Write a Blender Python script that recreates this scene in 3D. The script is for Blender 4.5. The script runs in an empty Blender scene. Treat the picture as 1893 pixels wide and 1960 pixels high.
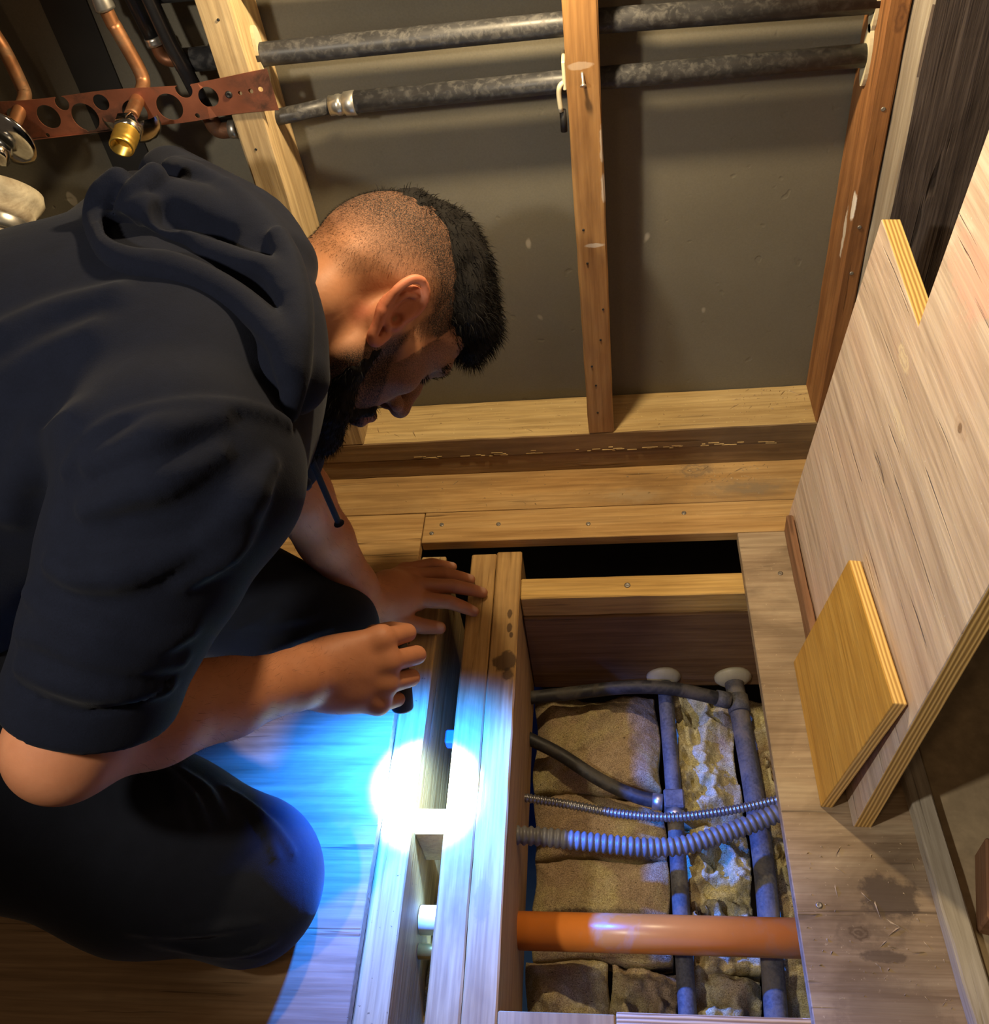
import bpy, bmesh, math, random
import numpy as np
from mathutils import Vector, Matrix

C = bpy.context.scene.collection
SC = bpy.context.scene
K = 0.001                       # all sizes below are written in millimetres
random.seed(7)
rng = np.random.default_rng(7)

# ------------------------------------------------------------------ camera
cam_d = bpy.data.cameras.new('camera')
cam = bpy.data.objects.new('camera', cam_d)
C.objects.link(cam)
RIGHT = Vector((0.99073489, 0.06177421, -0.12094763))
DOWN = Vector((-0.03738321, -0.73211704, -0.68015228))
FWD = Vector((-0.13056369, 0.67837201, -0.72302458))
cam.matrix_world = Matrix(((RIGHT.x, -DOWN.x, -FWD.x, 18.12 * K),
                           (RIGHT.y, -DOWN.y, -FWD.y, -1138.6 * K),
                           (RIGHT.z, -DOWN.z, -FWD.z, 1029.04 * K), (0, 0, 0, 1)))
cam_d.sensor_fit = 'HORIZONTAL'
cam_d.sensor_width = 36.0
cam_d.lens = 36.0 * 1767.28 / 1893.0
cam_d.clip_start = 0.02
SC.camera = cam

# ------------------------------------------------------------------ world, lamps, exposure
world = bpy.data.worlds.new('world')
SC.world = world
world.use_nodes = True
world.node_tree.nodes['Background'].inputs[0].default_value = (1.0, 0.70, 0.45, 1)
world.node_tree.nodes['Background'].inputs[1].default_value = 0.055
SC.view_settings.view_transform = 'Standard'
SC.view_settings.look = 'None'
SC.view_settings.exposure = 0.0
SC.view_settings.gamma = 1.0
SC.view_settings.use_curve_mapping = False


def lamp(name, kind, loc, watts, col, size=0.03):
    d = bpy.data.lights.new(name, kind)
    d.energy = watts
    d.color = col
    if kind == 'AREA':
        d.size = size
    else:
        d.shadow_soft_size = size
    o = bpy.data.objects.new(name, d)
    o.location = Vector(loc) * K
    C.objects.link(o)
    return o


# an orange bulb hanging close to the wall above the work, a whiter clamp light to the left
# of the camera aimed at the framing, and a weak warm bulb further back
lamp('wall_bulb', 'POINT', (-60, -205, 920), 21.0, (1.0, 0.77, 0.46), 0.02)
wl = lamp('clamp_light', 'SPOT', (-540, -1060, 1120), 28.0, (1.0, 0.90, 0.75), 0.03)
wl.data.spot_size = math.radians(78)
wl.data.spot_blend = .5
wl.rotation_euler = Vector((590, 860, -890)).to_track_quat('-Z', 'Y').to_euler()
lamp('room_bulb', 'POINT', (-300, -1500, 1900), 7.0, (1.0, 0.66, 0.36), 0.06)


# ------------------------------------------------------------------ naming helpers
def tag(o, label=None, cat=None, group=None, kind=None):
    if label: o['label'] = label
    if cat: o['category'] = cat
    if group: o['group'] = group
    if kind: o['kind'] = kind
    return o


def empty(name, loc, label=None, cat=None, group=None, kind=None):
    o = bpy.data.objects.new(name, None)
    o.empty_display_size = 0.05
    o.location = Vector(loc) * K
    C.objects.link(o)
    return tag(o, label, cat, group, kind)


def link(name, me, mats, parent=None, loc=(0, 0, 0), smooth=False):
    """mesh data in metres in its own frame; loc in mm, world coordinates even for children"""
    o = bpy.data.objects.new(name, me)
    for m in (mats if isinstance(mats, (list, tuple)) else [mats]):
        me.materials.append(m)
    C.objects.link(o)
    p = Vector(loc) * K
    if parent:
        o.parent = parent
        q = parent
        while q:
            p = p - q.location
            q = q.parent
    o.location = p
    if smooth:
        me.polygons.foreach_set('use_smooth', [True] * len(me.polygons))
    return o


def to_mesh(name, bm):
    me = bpy.data.meshes.new(name)
    bm.normal_update()
    bm.to_mesh(me)
    bm.free()
    return me


# ------------------------------------------------------------------ materials
class NT:
    def __init__(s, name):
        s.m = bpy.data.materials.new(name)
        s.m.use_nodes = True
        s.t = s.m.node_tree
        s.t.nodes.clear()
        s.out = s.n('ShaderNodeOutputMaterial')
        s.b = s.n('ShaderNodeBsdfPrincipled')
        s.l(s.b.outputs[0], s.out.inputs[0])

    def n(s, t, **kw):
        x = s.t.nodes.new(t)
        for k, v in kw.items(): setattr(x, k, v)
        return x

    def l(s, a, b): s.t.links.new(a, b)

    def set(s, **kw):
        for k, v in kw.items():
            s.b.inputs[k.replace('_', ' ')].default_value = v

    def coords(s, scale=(1, 1, 1), rand=True):
        tc = s.n('ShaderNodeTexCoord')
        mp = s.n('ShaderNodeMapping')
        mp.inputs['Scale'].default_value = scale
        if rand:
            oi = s.n('ShaderNodeObjectInfo')
            va = s.n('ShaderNodeVectorMath', operation='MULTIPLY_ADD')
            va.inputs[1].default_value = (7.3, 3.1, 5.7)
            s.l(oi.outputs['Random'], va.inputs[0])
            s.l(tc.outputs['Object'], va.inputs[2])
            s.l(va.outputs[0], mp.inputs[0])
        else:
            s.l(tc.outputs['Object'], mp.inputs[0])
        return mp.outputs[0]

    def noise(s, vec, scale=5, detail=4, rough=.55, dist=0.0):
        x = s.n('ShaderNodeTexNoise')
        x.inputs['Scale'].default_value = scale
        x.inputs['Detail'].default_value = detail
        x.inputs['Roughness'].default_value = rough
        x.inputs['Distortion'].default_value = dist
        s.l(vec, x.inputs['Vector'])
        return x.outputs['Fac']

    def ramp(s, fac, stops):
        x = s.n('ShaderNodeValToRGB')
        e = x.color_ramp.elements
        while len(e) < len(stops): e.new(0.5)
        for k, (p, c) in enumerate(stops):
            e[k].position = p
            e[k].color = (*c, 1) if len(c) == 3 else c
        s.l(fac, x.inputs[0])
        return x.outputs[0]

    def mix(s, fac, a, b, mode='MIX'):
        x = s.n('ShaderNodeMix', data_type='RGBA', blend_type=mode)
        for sock, v in ((x.inputs[0], fac), (x.inputs[6], a), (x.inputs[7], b)):
            if isinstance(v, (int, float)): sock.default_value = v
            elif isinstance(v, tuple): sock.default_value = (*v, 1) if len(v) == 3 else v
            else: s.l(v, sock)
        return x.outputs[2]

    def math(s, op, a, b=0.0, clamp=False):
        x = s.n('ShaderNodeMath', operation=op, use_clamp=clamp)
        for sock, v in ((x.inputs[0], a), (x.inputs[1], b)):
            if isinstance(v, (int, float)): sock.default_value = v
            else: s.l(v, sock)
        return x.outputs[0]

    def bump(s, h, strength=.3, dist=.001, prev=None):
        x = s.n('ShaderNodeBump')
        x.inputs['Strength'].default_value = strength
        x.inputs['Distance'].default_value = dist
        s.l(h, x.inputs['Height'])
        if prev is not None: s.l(prev, x.inputs['Normal'])
        s.l(x.outputs[0], s.b.inputs['Normal'])
        return x.outputs[0]


def axis_scale(axis, along, across):
    return tuple(along if a == axis else across for a in 'XYZ')


def wood(name, dark, base, light, axis='X', size=1.0, rough=.62, bump=.5, stain=None, stain_amt=.5,
         contrast=1.0, crack=.5, specks=0.0, stain_scale=4.0, spots=(), pits=0.0):
    t = NT(name)
    v1 = t.coords(axis_scale(axis, 1.6 * size, 13 * size))
    v2 = t.coords(axis_scale(axis, 7 * size, 190 * size))
    v3 = t.coords(axis_scale(axis, 2.5 * size, 55 * size))
    big = t.noise(v1, 2.2, 5, .6, 1.4)
    fine = t.noise(v2, 1.0, 3, .6, .3)
    ring = t.noise(v3, 1.0, 3, .5, 1.0)
    lo, hi = .5 - .22 / contrast, .5 + .2 / contrast
    col = t.ramp(t.math('ADD', t.math('MULTIPLY', big, .55), t.math('MULTIPLY', ring, .45)),
                 [(lo, dark), (.5, base), (hi, light)])
    fr = t.ramp(fine, [(.3, (.62, .58, .55)), (.62, (1.05, 1.05, 1.05))])
    col = t.mix(.75, col, fr, 'MULTIPLY')
    if stain:
        sv = t.coords(axis_scale(axis, .6, 1.3))
        sf = t.noise(sv, stain_scale, 5, .62, .8)
        sm = t.ramp(sf, [(.48, (0, 0, 0)), (.68, (stain_amt,) * 3)])
        col = t.mix(sm, col, stain)
    ck = t.ramp(t.noise(t.coords(axis_scale(axis, 5, 110)), 1.0, 2, .5, .4), [(.27, (1, 1, 1)), (.33, (0, 0, 0))])
    if crack:
        col = t.mix(t.math('MULTIPLY', ck, crack), col, tuple(c * .25 for c in dark))
    if specks:
        sp = t.ramp(t.noise(t.coords((1, 1, 1)), 230, 2, .6), [(.69, (0, 0, 0)), (.74, (1, 1, 1))])
        col = t.mix(t.math('MULTIPLY', sp, specks), col, tuple(min(.85, c * 1.6) for c in light))
    if pits:
        pt = t.ramp(t.noise(t.coords((1, 1, 1)), 150, 3, .6), [(.69, (0, 0, 0)), (.72, (pits,) * 3)])
        col = t.mix(pt, col, tuple(c * .3 for c in dark))
    for (cx, cy, cz), (rx, ry, rz), sc, amt, ring_n in spots:      # knots, stains and paint that belong to this one board (mm, its own frame)
        tc = t.n('ShaderNodeTexCoord')
        mp = t.n('ShaderNodeMapping')
        mp.inputs['Scale'].default_value = (1 / (rx * K), 1 / (ry * K), 1 / (rz * K))
        mp.inputs['Location'].default_value = (-cx / rx, -cy / ry, -cz / rz)
        t.l(tc.outputs['Object'], mp.inputs[0])
        ln = t.n('ShaderNodeVectorMath', operation='LENGTH')
        t.l(mp.outputs[0], ln.inputs[0])
        d = t.math('ADD', ln.outputs['Value'], t.math('MULTIPLY', t.math('SUBTRACT', t.noise(tc.outputs['Object'], 55, 5, .65), .5), 1.5))
        m = t.ramp(d, [(.72, (1, 1, 1)), (1.0, (0, 0, 0))])
        if ring_n:
            rg = t.math('ADD', t.math('MULTIPLY', t.math('SINE', t.math('MULTIPLY', d, ring_n)), .5), .5)
            m = t.mix(.65, m, rg, 'MULTIPLY')
        col = t.mix(t.math('MULTIPLY', m, amt), col, sc)
    t.l(col, t.b.inputs['Base Color'])
    t.set(Roughness=rough)
    t.b.inputs['Specular IOR Level'].default_value = .3
    h = t.math('ADD', t.math('MULTIPLY', fine, .5), t.math('SUBTRACT', ring, t.math('MULTIPLY', ck, 1.2)))
    t.bump(h, bump, .0012)
    return t.m


def plain(name, col, rough=.5, metal=0.0, spec=.5, var=.15, scale=40, bump=0.0, dirt=None, dirt_amt=.5, dirt_scale=18):
    t = NT(name)
    v = t.coords()
    n = t.noise(v, scale, 5, .6)
    c = t.ramp(n, [(.3, tuple(x * (1 - var) for x in col)), (.7, tuple(min(1, x * (1 + var)) for x in col))])
    if dirt:
        d = t.ramp(t.noise(v, dirt_scale, 6, .65, .5), [(.47, (0, 0, 0)), (.66, (dirt_amt,) * 3)])
        c = t.mix(d, c, dirt)
        t.l(t.math('ADD', t.math('MULTIPLY', d, .4), rough, True), t.b.inputs['Roughness'])
    else:
        t.set(Roughness=rough)
    t.l(c, t.b.inputs['Base Color'])
    t.set(Metallic=metal)
    t.b.inputs['Specular IOR Level'].default_value = spec
    if bump: t.bump(n, bump, .0015)
    return t.m


def ply_edge(name, axis='X', a=(.62, .40, .16), b=(.26, .14, .055), pitch=.0042):
    """cut edge of plywood: thin plies across the sheet's thickness"""
    t = NT(name)
    w = t.n('ShaderNodeTexWave', wave_type='BANDS', bands_direction=axis)
    w.inputs['Scale'].default_value = .314 / pitch
    w.inputs['Distortion'].default_value = 2.0
    w.inputs['Detail'].default_value = 2.0
    w.inputs['Detail Scale'].default_value = 1.6
    t.l(t.coords(tuple(1 if q == axis else .12 for q in 'XYZ')), w.inputs[0])
    c = t.ramp(w.outputs['Fac'], [(.15, b), (.5, a), (1, tuple(min(1, x * 1.25) for x in a))])
    t.l(c, t.b.inputs['Base Color'])
    t.set(Roughness=.75)
    t.bump(w.outputs['Fac'], .4, .001)
    return t.m


W_STUD = wood('stud_pine', (.20, .095, .028), (.34, .18, .062), (.44, .26, .10), 'Z', stain=(.12, .055, .02), stain_amt=.5,
              spots=[((2, -44, 321), (15, 9, 3.4), (.60, .55, .47), .6, 0), ((18, -44, 398), (4, 9, 20), (.56, .50, .42), .55, 0), ((18, -44, 455), (3.4, 9, 26), (.54, .48, .40), .5, 0), ((-2, -44, 543), (15, 9, 4), (.50, .42, .33), .4, 0)])
W_STUD_PALE = wood('stud_pale_pine', (.34, .23, .11), (.52, .38, .20), (.62, .48, .27), 'Z', stain=(.25, .2, .13), stain_amt=.6)
W_STUD_DARK = wood('stud_red_fir', (.16, .065, .022), (.29, .13, .045), (.38, .19, .075), 'Z', stain=(.10, .045, .02), stain_amt=.6,
                   spots=[((-11.5, -42, 345), (3.5, 9, 22), (.68, .64, .58), .85, 0), ((-11.5, -22, 300), (3, 7, 34), (.62, .57, .50), .7, 0), ((4, -44, 560), (8, 9, 16), (.10, .04, .018), .7, 10)])
W_PLATE = wood('plate_pine', (.40, .27, .11), (.58, .42, .19), (.66, .50, .25), 'X', stain=(.30, .19, .08), stain_amt=.4, specks=.5, crack=.3)
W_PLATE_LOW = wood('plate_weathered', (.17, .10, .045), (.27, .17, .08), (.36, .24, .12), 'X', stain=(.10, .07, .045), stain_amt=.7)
W_FLOOR_BACK = wood('floor_back_plywood', (.34, .185, .06), (.52, .32, .125), (.62, .42, .19), 'X', stain=(.20, .12, .055), stain_amt=.55, crack=.7, specks=.15)
W_FLOOR_BACK_SPOT = wood('floor_back_plywood_greyed', (.34, .185, .06), (.52, .32, .125), (.62, .42, .19), 'X', stain=(.20, .12, .055), stain_amt=.55, crack=.7, specks=.15,
                         spots=[((500, -48, 18), (90, 22, 30), (.24, .185, .12), .75, 7), ((426, -6, 18), (34, 20, 30), (.22, .16, .10), .7, 14), ((330, -55, 18), (60, 18, 30), (.42, .31, .18), .6, 6)])
W_FLOOR_LEFT = wood('floor_left_plywood', (.24, .15, .075), (.38, .25, .14), (.46, .33, .2), 'X', size=.8, stain=(.16, .10, .06), stain_amt=.5, crack=.6)
W_FLOOR_RIGHT = wood('floor_right_plywood', (.27, .19, .12), (.42, .315, .205), (.50, .40, .27), 'X', size=1.1, stain=(.13, .085, .05), stain_amt=.7, crack=.7, specks=.3, stain_scale=5, spots=[((15, 116, 18), (34, 24, 30), (.09, .065, .05), .85, 0), ((-11, 80, 18), (40, 22, 30), (.13, .09, .06), .6, 9), ((-25, 79, 18), (14, 10, 20), (.10, .065, .04), .8, 14), ((-5, 56, 18), (26, 7, 30), (.10, .07, .05), .7, 0), ((-9, 0, 18), (60, 40, 30), (.20, .145, .10), .5, 0)])
W_JOIST = wood('joist_fir', (.36, .20, .065), (.52, .32, .12), (.60, .40, .17), 'Y', stain=(.16, .09, .045), stain_amt=.55, crack=.4)
W_JOIST_SPOT = wood('joist_fir_stained', (.36, .20, .065), (.52, .32, .12), (.60, .40, .17), 'Y', stain=(.16, .09, .045), stain_amt=.55, crack=.4,
                    spots=[((4, 258, 236), (17, 19, 30), (.06, .032, .018), .8, 0), ((9, 240, 236), (9, 12, 30), (.05, .03, .02), .7, 0), ((6, 338, 236), (4, 9, 20), (.07, .035, .015), .85, 0), ((7, 315, 236), (4, 8, 20), (.07, .035, .015), .85, 0), ((10, 303, 236), (3, 5, 20), (.06, .03, .015), .85, 0), ((-4, -60, 236), (10, 26, 30), (.30, .19, .10), .6, 0)])
W_JOIST_PIT = wood('joist_fir_pitted', (.40, .25, .10), (.55, .37, .16), (.63, .45, .22), 'Y', stain=(.25, .15, .08), stain_amt=.4, crack=.3, pits=.9)
W_BLOCK = wood('block_pine', (.42, .24, .065), (.60, .38, .12), (.68, .46, .17), 'X', stain=(.30, .16, .05), stain_amt=.4)
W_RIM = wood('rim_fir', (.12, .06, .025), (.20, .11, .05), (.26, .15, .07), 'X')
W_SHEET = wood('sheet_weathered_plywood', (.40, .29, .225), (.62, .50, .40), (.70, .60, .50), 'Y', size=.8, rough=.75, bump=1.2, stain=(.66, .43, .33), stain_amt=.5, crack=.07, specks=.35,
               spots=[((0, -99, 471), (20, 5, 5), (.05, .03, .02), .95, 0), ((0, -99, 471), (20, 16, 9), (.40, .27, .18), .6, 8), ((0, -20, 570), (20, 60, 34), (.72, .42, .33), .6, 0), ((0, 48, 430), (20, 26, 9), (.74, .62, .42), .7, 12), ((0, 10, 380), (20, 34, 10), (.72, .60, .42), .5, 12)])
W_OFFCUT = wood('offcut_oak_veneer', (.42, .21, .035), (.56, .31, .062), (.64, .38, .09), 'Y', size=1.6, rough=.45, bump=.35, crack=.25)
W_BEAM = wood('beam_rough_fir', (.035, .025, .02), (.10, .075, .062), (.16, .125, .105), 'Z', size=1.3, bump=1.2, rough=.85, crack=.6)
W_GREY = wood('weathered_grey_wood', (.17, .15, .12), (.29, .26, .215), (.40, .37, .31), 'Z', stain=(.2, .15, .1), stain_amt=.6)
W_SILL = wood('painted_grey_sill', (.34, .29, .22), (.50, .45, .36), (.62, .57, .48), 'Y', stain=(.25, .19, .12), stain_amt=.6)
W_BRICKY = wood('red_brown_block', (.17, .085, .045), (.27, .14, .075), (.34, .19, .11), 'Y')
PLY_EDGE_Y = ply_edge('plywood_edge_block', 'Y', (.56, .40, .22), (.30, .18, .08))
PLY_EDGE_Z = ply_edge('plywood_edge_floor', 'Z', (.40, .27, .15), (.18, .11, .06))


def drywall_mat():
    t = NT('drywall_back_paper')
    v = t.coords(rand=False)
    n = t.noise(v, 3.0, 6, .6)
    c = t.ramp(n, [(.3, (.120, .106, .075)), (.7, (.152, .138, .102))])
    f = t.noise(v, 420, 2, .6)
    c = t.mix(.35, c, t.ramp(f, [(.3, (.75, .75, .75)), (.7, (1.1, 1.1, 1.1))]), 'MULTIPLY')
    mk = t.ramp(t.noise(t.coords((1, 1, .6), False), 26, 2, .4), [(.765, (0, 0, 0)), (.79, (.7,) * 3)])
    c = t.mix(mk, c, (.42, .38, .30))
    t.l(c, t.b.inputs['Base Color'])
    t.set(Roughness=.8)
    pits = t.ramp(t.noise(v, 60, 1, .4), [(.20, (0, 0, 0)), (.27, (1, 1, 1))])
    t.bump(t.math('ADD', pits, t.math('MULTIPLY', f, .2)), .35, .0012)
    return t.m


M_DRYWALL = drywall_mat()
M_DARKSTRIP = plain('dark_strip', (.018, .017, .015), .6, var=.3, scale=12)
M_PIPE = plain('black_poly_pipe', (.026, .026, .028), .42, spec=.4, var=.3, scale=30, dirt=(.13, .125, .115), dirt_amt=.4, dirt_scale=120)
M_PEX = plain('clean_black_pipe', (.012, .012, .014), .3, var=.2)
M_PIPE_DUSTY = plain('dusty_grey_pipe', (.075, .074, .078), .65, var=.4, scale=260, dirt=(.20, .165, .12), dirt_amt=.85, dirt_scale=22, bump=.35)
M_BRANCH = plain('dusty_black_pipe', (.022, .021, .021), .5, spec=.35, var=.3, scale=200, dirt=(.10, .085, .065), dirt_amt=.8, dirt_scale=20)
M_STEEL = plain('dull_steel', (.55, .54, .50), .32, metal=.9, var=.15, dirt=(.30, .25, .18), dirt_amt=.4)
M_CHROME = plain('chrome', (.75, .75, .74), .12, metal=1.0, var=.05, dirt=(.12, .11, .10), dirt_amt=.35, dirt_scale=30)
M_COPPER = plain('copper_tube', (.42, .19, .085), .42, metal=.75, var=.3, scale=30, dirt=(.22, .15, .09), dirt_amt=.8, dirt_scale=35)
M_COPPER_DARK = plain('tarnished_copper_tube', (.20, .085, .04), .45, metal=.6, var=.3, scale=30, dirt=(.09, .05, .03), dirt_amt=.8, dirt_scale=25)
M_COPPER_STRIP = plain('copper_plated_strip', (.30, .105, .058), .45, metal=.55, var=.3, scale=14, dirt=(.055, .028, .018), dirt_amt=.9, dirt_scale=16)
M_BRASS = plain('brass', (.72, .46, .09), .32, metal=.85, var=.12, dirt=(.55, .40, .14), dirt_amt=.5)
M_PUTTY = plain('putty', (.62, .55, .40), .8, var=.35, scale=22, bump=.8, dirt=(.16, .09, .04), dirt_amt=.8, dirt_scale=14)
M_GALV = plain('brown_drain_pipe', (.30, .25, .19), .5, metal=.3, var=.4, scale=18, dirt=(.12, .08, .05), dirt_amt=.7)
M_IVORY = plain('ivory_plastic', (.62, .56, .38), .45, var=.1, dirt=(.4, .33, .2), dirt_amt=.3)
M_BLACK = plain('matt_black', (.008, .008, .009), .55)
M_ORANGE = plain('orange_plastic_pipe', (.66, .20, .03), .3, spec=.5, var=.1, scale=10, dirt=(.40, .30, .25), dirt_amt=.6, dirt_scale=8)
M_CONDUIT = plain('grey_ribbed_conduit', (.13, .13, .135), .42, var=.15, dirt=(.18, .15, .11), dirt_amt=.3)
M_ARMOR = plain('steel_armoured_cable', (.30, .30, .31), .3, metal=.8, var=.2)
M_WHITE = plain('white_plastic', (.70, .70, .66), .4, var=.06)
M_BLUE = plain('blue_plastic', (.03, .16, .55), .4)
M_NAIL = plain('nail_steel', (.35, .33, .30), .4, metal=.8, dirt=(.15, .1, .06), dirt_amt=.5)
M_SOIL = plain('crawlspace_soil', (.012, .009, .007), .95, var=.4, scale=12, bump=1.0)
M_TAN = plain('tan_dusty_slab', (.40, .31, .19), .85, var=.18, scale=60, dirt=(.26, .2, .12), dirt_amt=.5, dirt_scale=8, bump=.25)
M_CRUMB = plain('wood_crumbs', (.48, .36, .20), .8, var=.35, scale=200)


def insulation_mat(name, dust_lo, dust_hi, wool=(.55, .47, .17), wool2=(.66, .62, .40)):
    t = NT(name)
    v = t.coords()
    big = t.noise(v, 9, 4, .6, .6)
    c = t.ramp(t.noise(v, 26, 6, .7), [(.3, (.34, .25, .15)), (.7, (.46, .35, .22))])
    w = t.ramp(t.noise(v, 34, 5, .7, .8), [(.3, wool), (.7, wool2)])
    m = t.ramp(big, [(dust_lo, (0, 0, 0)), (dust_hi, (1, 1, 1))])
    c = t.mix(m, c, w)
    g = t.noise(v, 640, 3, .75)
    c = t.mix(.9, c, t.ramp(g, [(.36, (.38, .33, .28)), (.64, (1.25, 1.22, 1.18))]), 'MULTIPLY')
    sp = t.ramp(t.noise(t.coords((1, 3, 1)), 130, 2, .6), [(.68, (0, 0, 0)), (.73, (1, 1, 1))])
    c = t.mix(sp, c, (.07, .045, .025))
    t.l(c, t.b.inputs['Base Color'])
    t.set(Roughness=.95)
    t.b.inputs['Specular IOR Level'].default_value = .1
    t.bump(t.math('ADD', g, t.math('MULTIPLY', t.noise(v, 60, 5, .7), 2.5)), .55, .003)
    return t.m


M_INS_BROWN = insulation_mat('dusty_insulation', .47, .64, (.46, .38, .15), (.54, .48, .26))
M_INS_WOOL = insulation_mat('torn_yellow_insulation', .36, .54, (.60, .52, .18), (.74, .72, .56))


# ------------------------------------------------------------------ shape helpers (mm in, metres out)
def box_bm(dx, dy, dz, bev=1.2, bm=None, at=(0, 0, 0), seg=1):
    own = bm is None
    if own: bm = bmesh.new()
    r = bmesh.ops.create_cube(bm, size=1.0)
    vs = r['verts']
    for v in vs:
        v.co = Vector((v.co.x * dx + at[0], v.co.y * dy + at[1], v.co.z * dz + at[2])) * K
    if bev:
        es = list({e for v in vs for e in v.link_edges})
        bmesh.ops.bevel(bm, geom=es, offset=bev * K, segments=seg, affect='EDGES', profile=.5)
    return bm


def box(name, x, y, z, mat, parent=None, bev=1.2, wob=0.0, edge_mat=None, edge_axes=''):
    """axis-aligned board between world coordinates; origin at the middle of its bottom"""
    bm = box_bm(x[1] - x[0], y[1] - y[0], z[1] - z[0], bev, at=(0, 0, (z[1] - z[0]) / 2))
    if wob:
        L = max(range(3), key=lambda i: (x[1] - x[0], y[1] - y[0], z[1] - z[0])[i])
        n = max(3, int((x[1] - x[0], y[1] - y[0], z[1] - z[0])[L] / 35))
        es = [e for e in bm.edges if abs((e.verts[0].co - e.verts[1].co)[L]) > .6 * (x[1] - x[0], y[1] - y[0], z[1] - z[0])[L] * K]
        bmesh.ops.subdivide_edges(bm, edges=es, cuts=n, use_grid_fill=True)
        for v in bm.verts:
            for i in range(3):
                if i != L: v.co[i] += random.uniform(-wob, wob) * K
    if edge_mat:
        bm.normal_update()
        for f in bm.faces:
            if any(abs(f.normal['XYZ'.index(a)]) > .6 for a in edge_axes): f.material_index = 1
    me = to_mesh(name, bm)
    return link(name, me, [mat, edge_mat] if edge_mat else mat, parent, ((x[0] + x[1]) / 2, (y[0] + y[1]) / 2, z[0]))


def catmull(pts, n=8):
    P = [np.array(p, float) for p in pts]
    P = [2 * P[0] - P[1]] + P + [2 * P[-1] - P[-2]]
    out = []
    for i in range(1, len(P) - 2):
        for k in range(n):
            t = k / n
            a, b, c, d = P[i - 1:i + 3]
            out.append(.5 * (2 * b + (c - a) * t + (2 * a - 5 * b + 4 * c - d) * t * t + (3 * b - a - 3 * c + d) * t ** 3))
    out.append(P[-2])
    return np.array(out)


def frames(pts):
    T = np.gradient(pts, axis=0)
    T /= np.linalg.norm(T, axis=1)[:, None] + 1e-12
    u = np.cross(T[0], (0, 0, 1.0))
    if np.linalg.norm(u) < .1: u = np.cross(T[0], (1.0, 0, 0))
    u /= np.linalg.norm(u)
    U = []
    for t in T:
        u = u - t * u.dot(t)
        u /= np.linalg.norm(u)
        U.append(u.copy())
    U = np.array(U)
    return T, U, np.cross(T, U)


def tube_bm(pts, rad, n=16, bm=None, cap=True):
    """pts (mm) with radius (number or list, mm)"""
    if bm is None: bm = bmesh.new()
    pts = np.array(pts, float)
    rad = np.full(len(pts), rad, float) if np.isscalar(rad) else np.array(rad, float)
    T, U, V = frames(pts)
    rings = []
    for p, u, v, r in zip(pts, U, V, rad):
        rings.append([bm.verts.new(Vector(p + r * (math.cos(a) * u + math.sin(a) * v)) * K)
                      for a in np.linspace(0, 2 * math.pi, n, endpoint=False)])
    for a, b in zip(rings, rings[1:]):
        for i in range(n):
            bm.faces.new((a[i], a[(i + 1) % n], b[(i + 1) % n], b[i]))
    if cap:
        bm.faces.new(rings[0][::-1])
        bm.faces.new(rings[-1])
    return bm


def tube(name, pts, rad, mat, parent=None, n=16, smooth=True, cap=True):
    pts = np.array(pts, float)
    o = pts[0].copy()
    me = to_mesh(name, tube_bm(pts - o, rad, n, cap=cap))
    ob = link(name, me, mat, parent, o)
    if smooth:
        for p in me.polygons: p.use_smooth = len(p.vertices) == 4
    return ob


def lathe(name, prof, a, d, mat, parent=None, n=20, arc=None):
    """profile [(distance along, radius)] about axis from a in direction d (mm)"""
    d = np.array(d, float) / np.linalg.norm(d)
    pts = np.array([d * t for t, r in prof])
    u = np.cross(d, (0, 0, 1.0))
    if np.linalg.norm(u) < .1: u = np.cross(d, (1.0, 0, 0))
    u /= np.linalg.norm(u)
    v = np.cross(d, u)
    bm = bmesh.new()
    angs = np.linspace(0, 2 * math.pi, n, endpoint=False) if arc is None else np.linspace(arc[0], arc[1], n)
    rings = []
    for p, (t, r) in zip(pts, prof):
        rings.append([bm.verts.new(Vector(p + r * (math.cos(q) * u + math.sin(q) * v)) * K) for q in angs])
    m = n if arc is None else n - 1
    for q, w in zip(rings, rings[1:]):
        for i in range(m):
            bm.faces.new((q[i], q[(i + 1) % n], w[(i + 1) % n], w[i]))
    if arc is None:
        if prof[0][1] > .01: bm.faces.new(rings[0][::-1])
        if prof[-1][1] > .01: bm.faces.new(rings[-1])
    bmesh.ops.remove_doubles(bm, verts=bm.verts, dist=1e-6)
    bmesh.ops.recalc_face_normals(bm, faces=bm.faces)
    me = to_mesh(name, bm)
    ob = link(name, me, mat, parent, a)
    for p in me.polygons: p.use_smooth = len(p.vertices) == 4
    return ob


def nail(parent, p, nrm, mat=None, r=3.6, name='nail_head'):
    return lathe(name, [(-2, r * .5), (0, r), (.9, r * .95), (1.1, r * .6), (.9, .0)], p, nrm, mat or M_NAIL, parent, 10)


# ================================================================== SETTING
# back of the drywall seen between the studs
wall = box('wall_back', (-1300, 700), (0, 13), (0, 1500), M_DRYWALL, None, 0)
tag(wall, 'brown-grey paper back of the drywall behind the studs', None, None, 'structure')
strip = box('trim_1', (-627, -571), (-3, 0), (40, 1500), M_DARKSTRIP, None, .3)
tag(strip, 'dark vertical strip on the drywall behind the copper bracket', None, None, 'structure')

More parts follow.
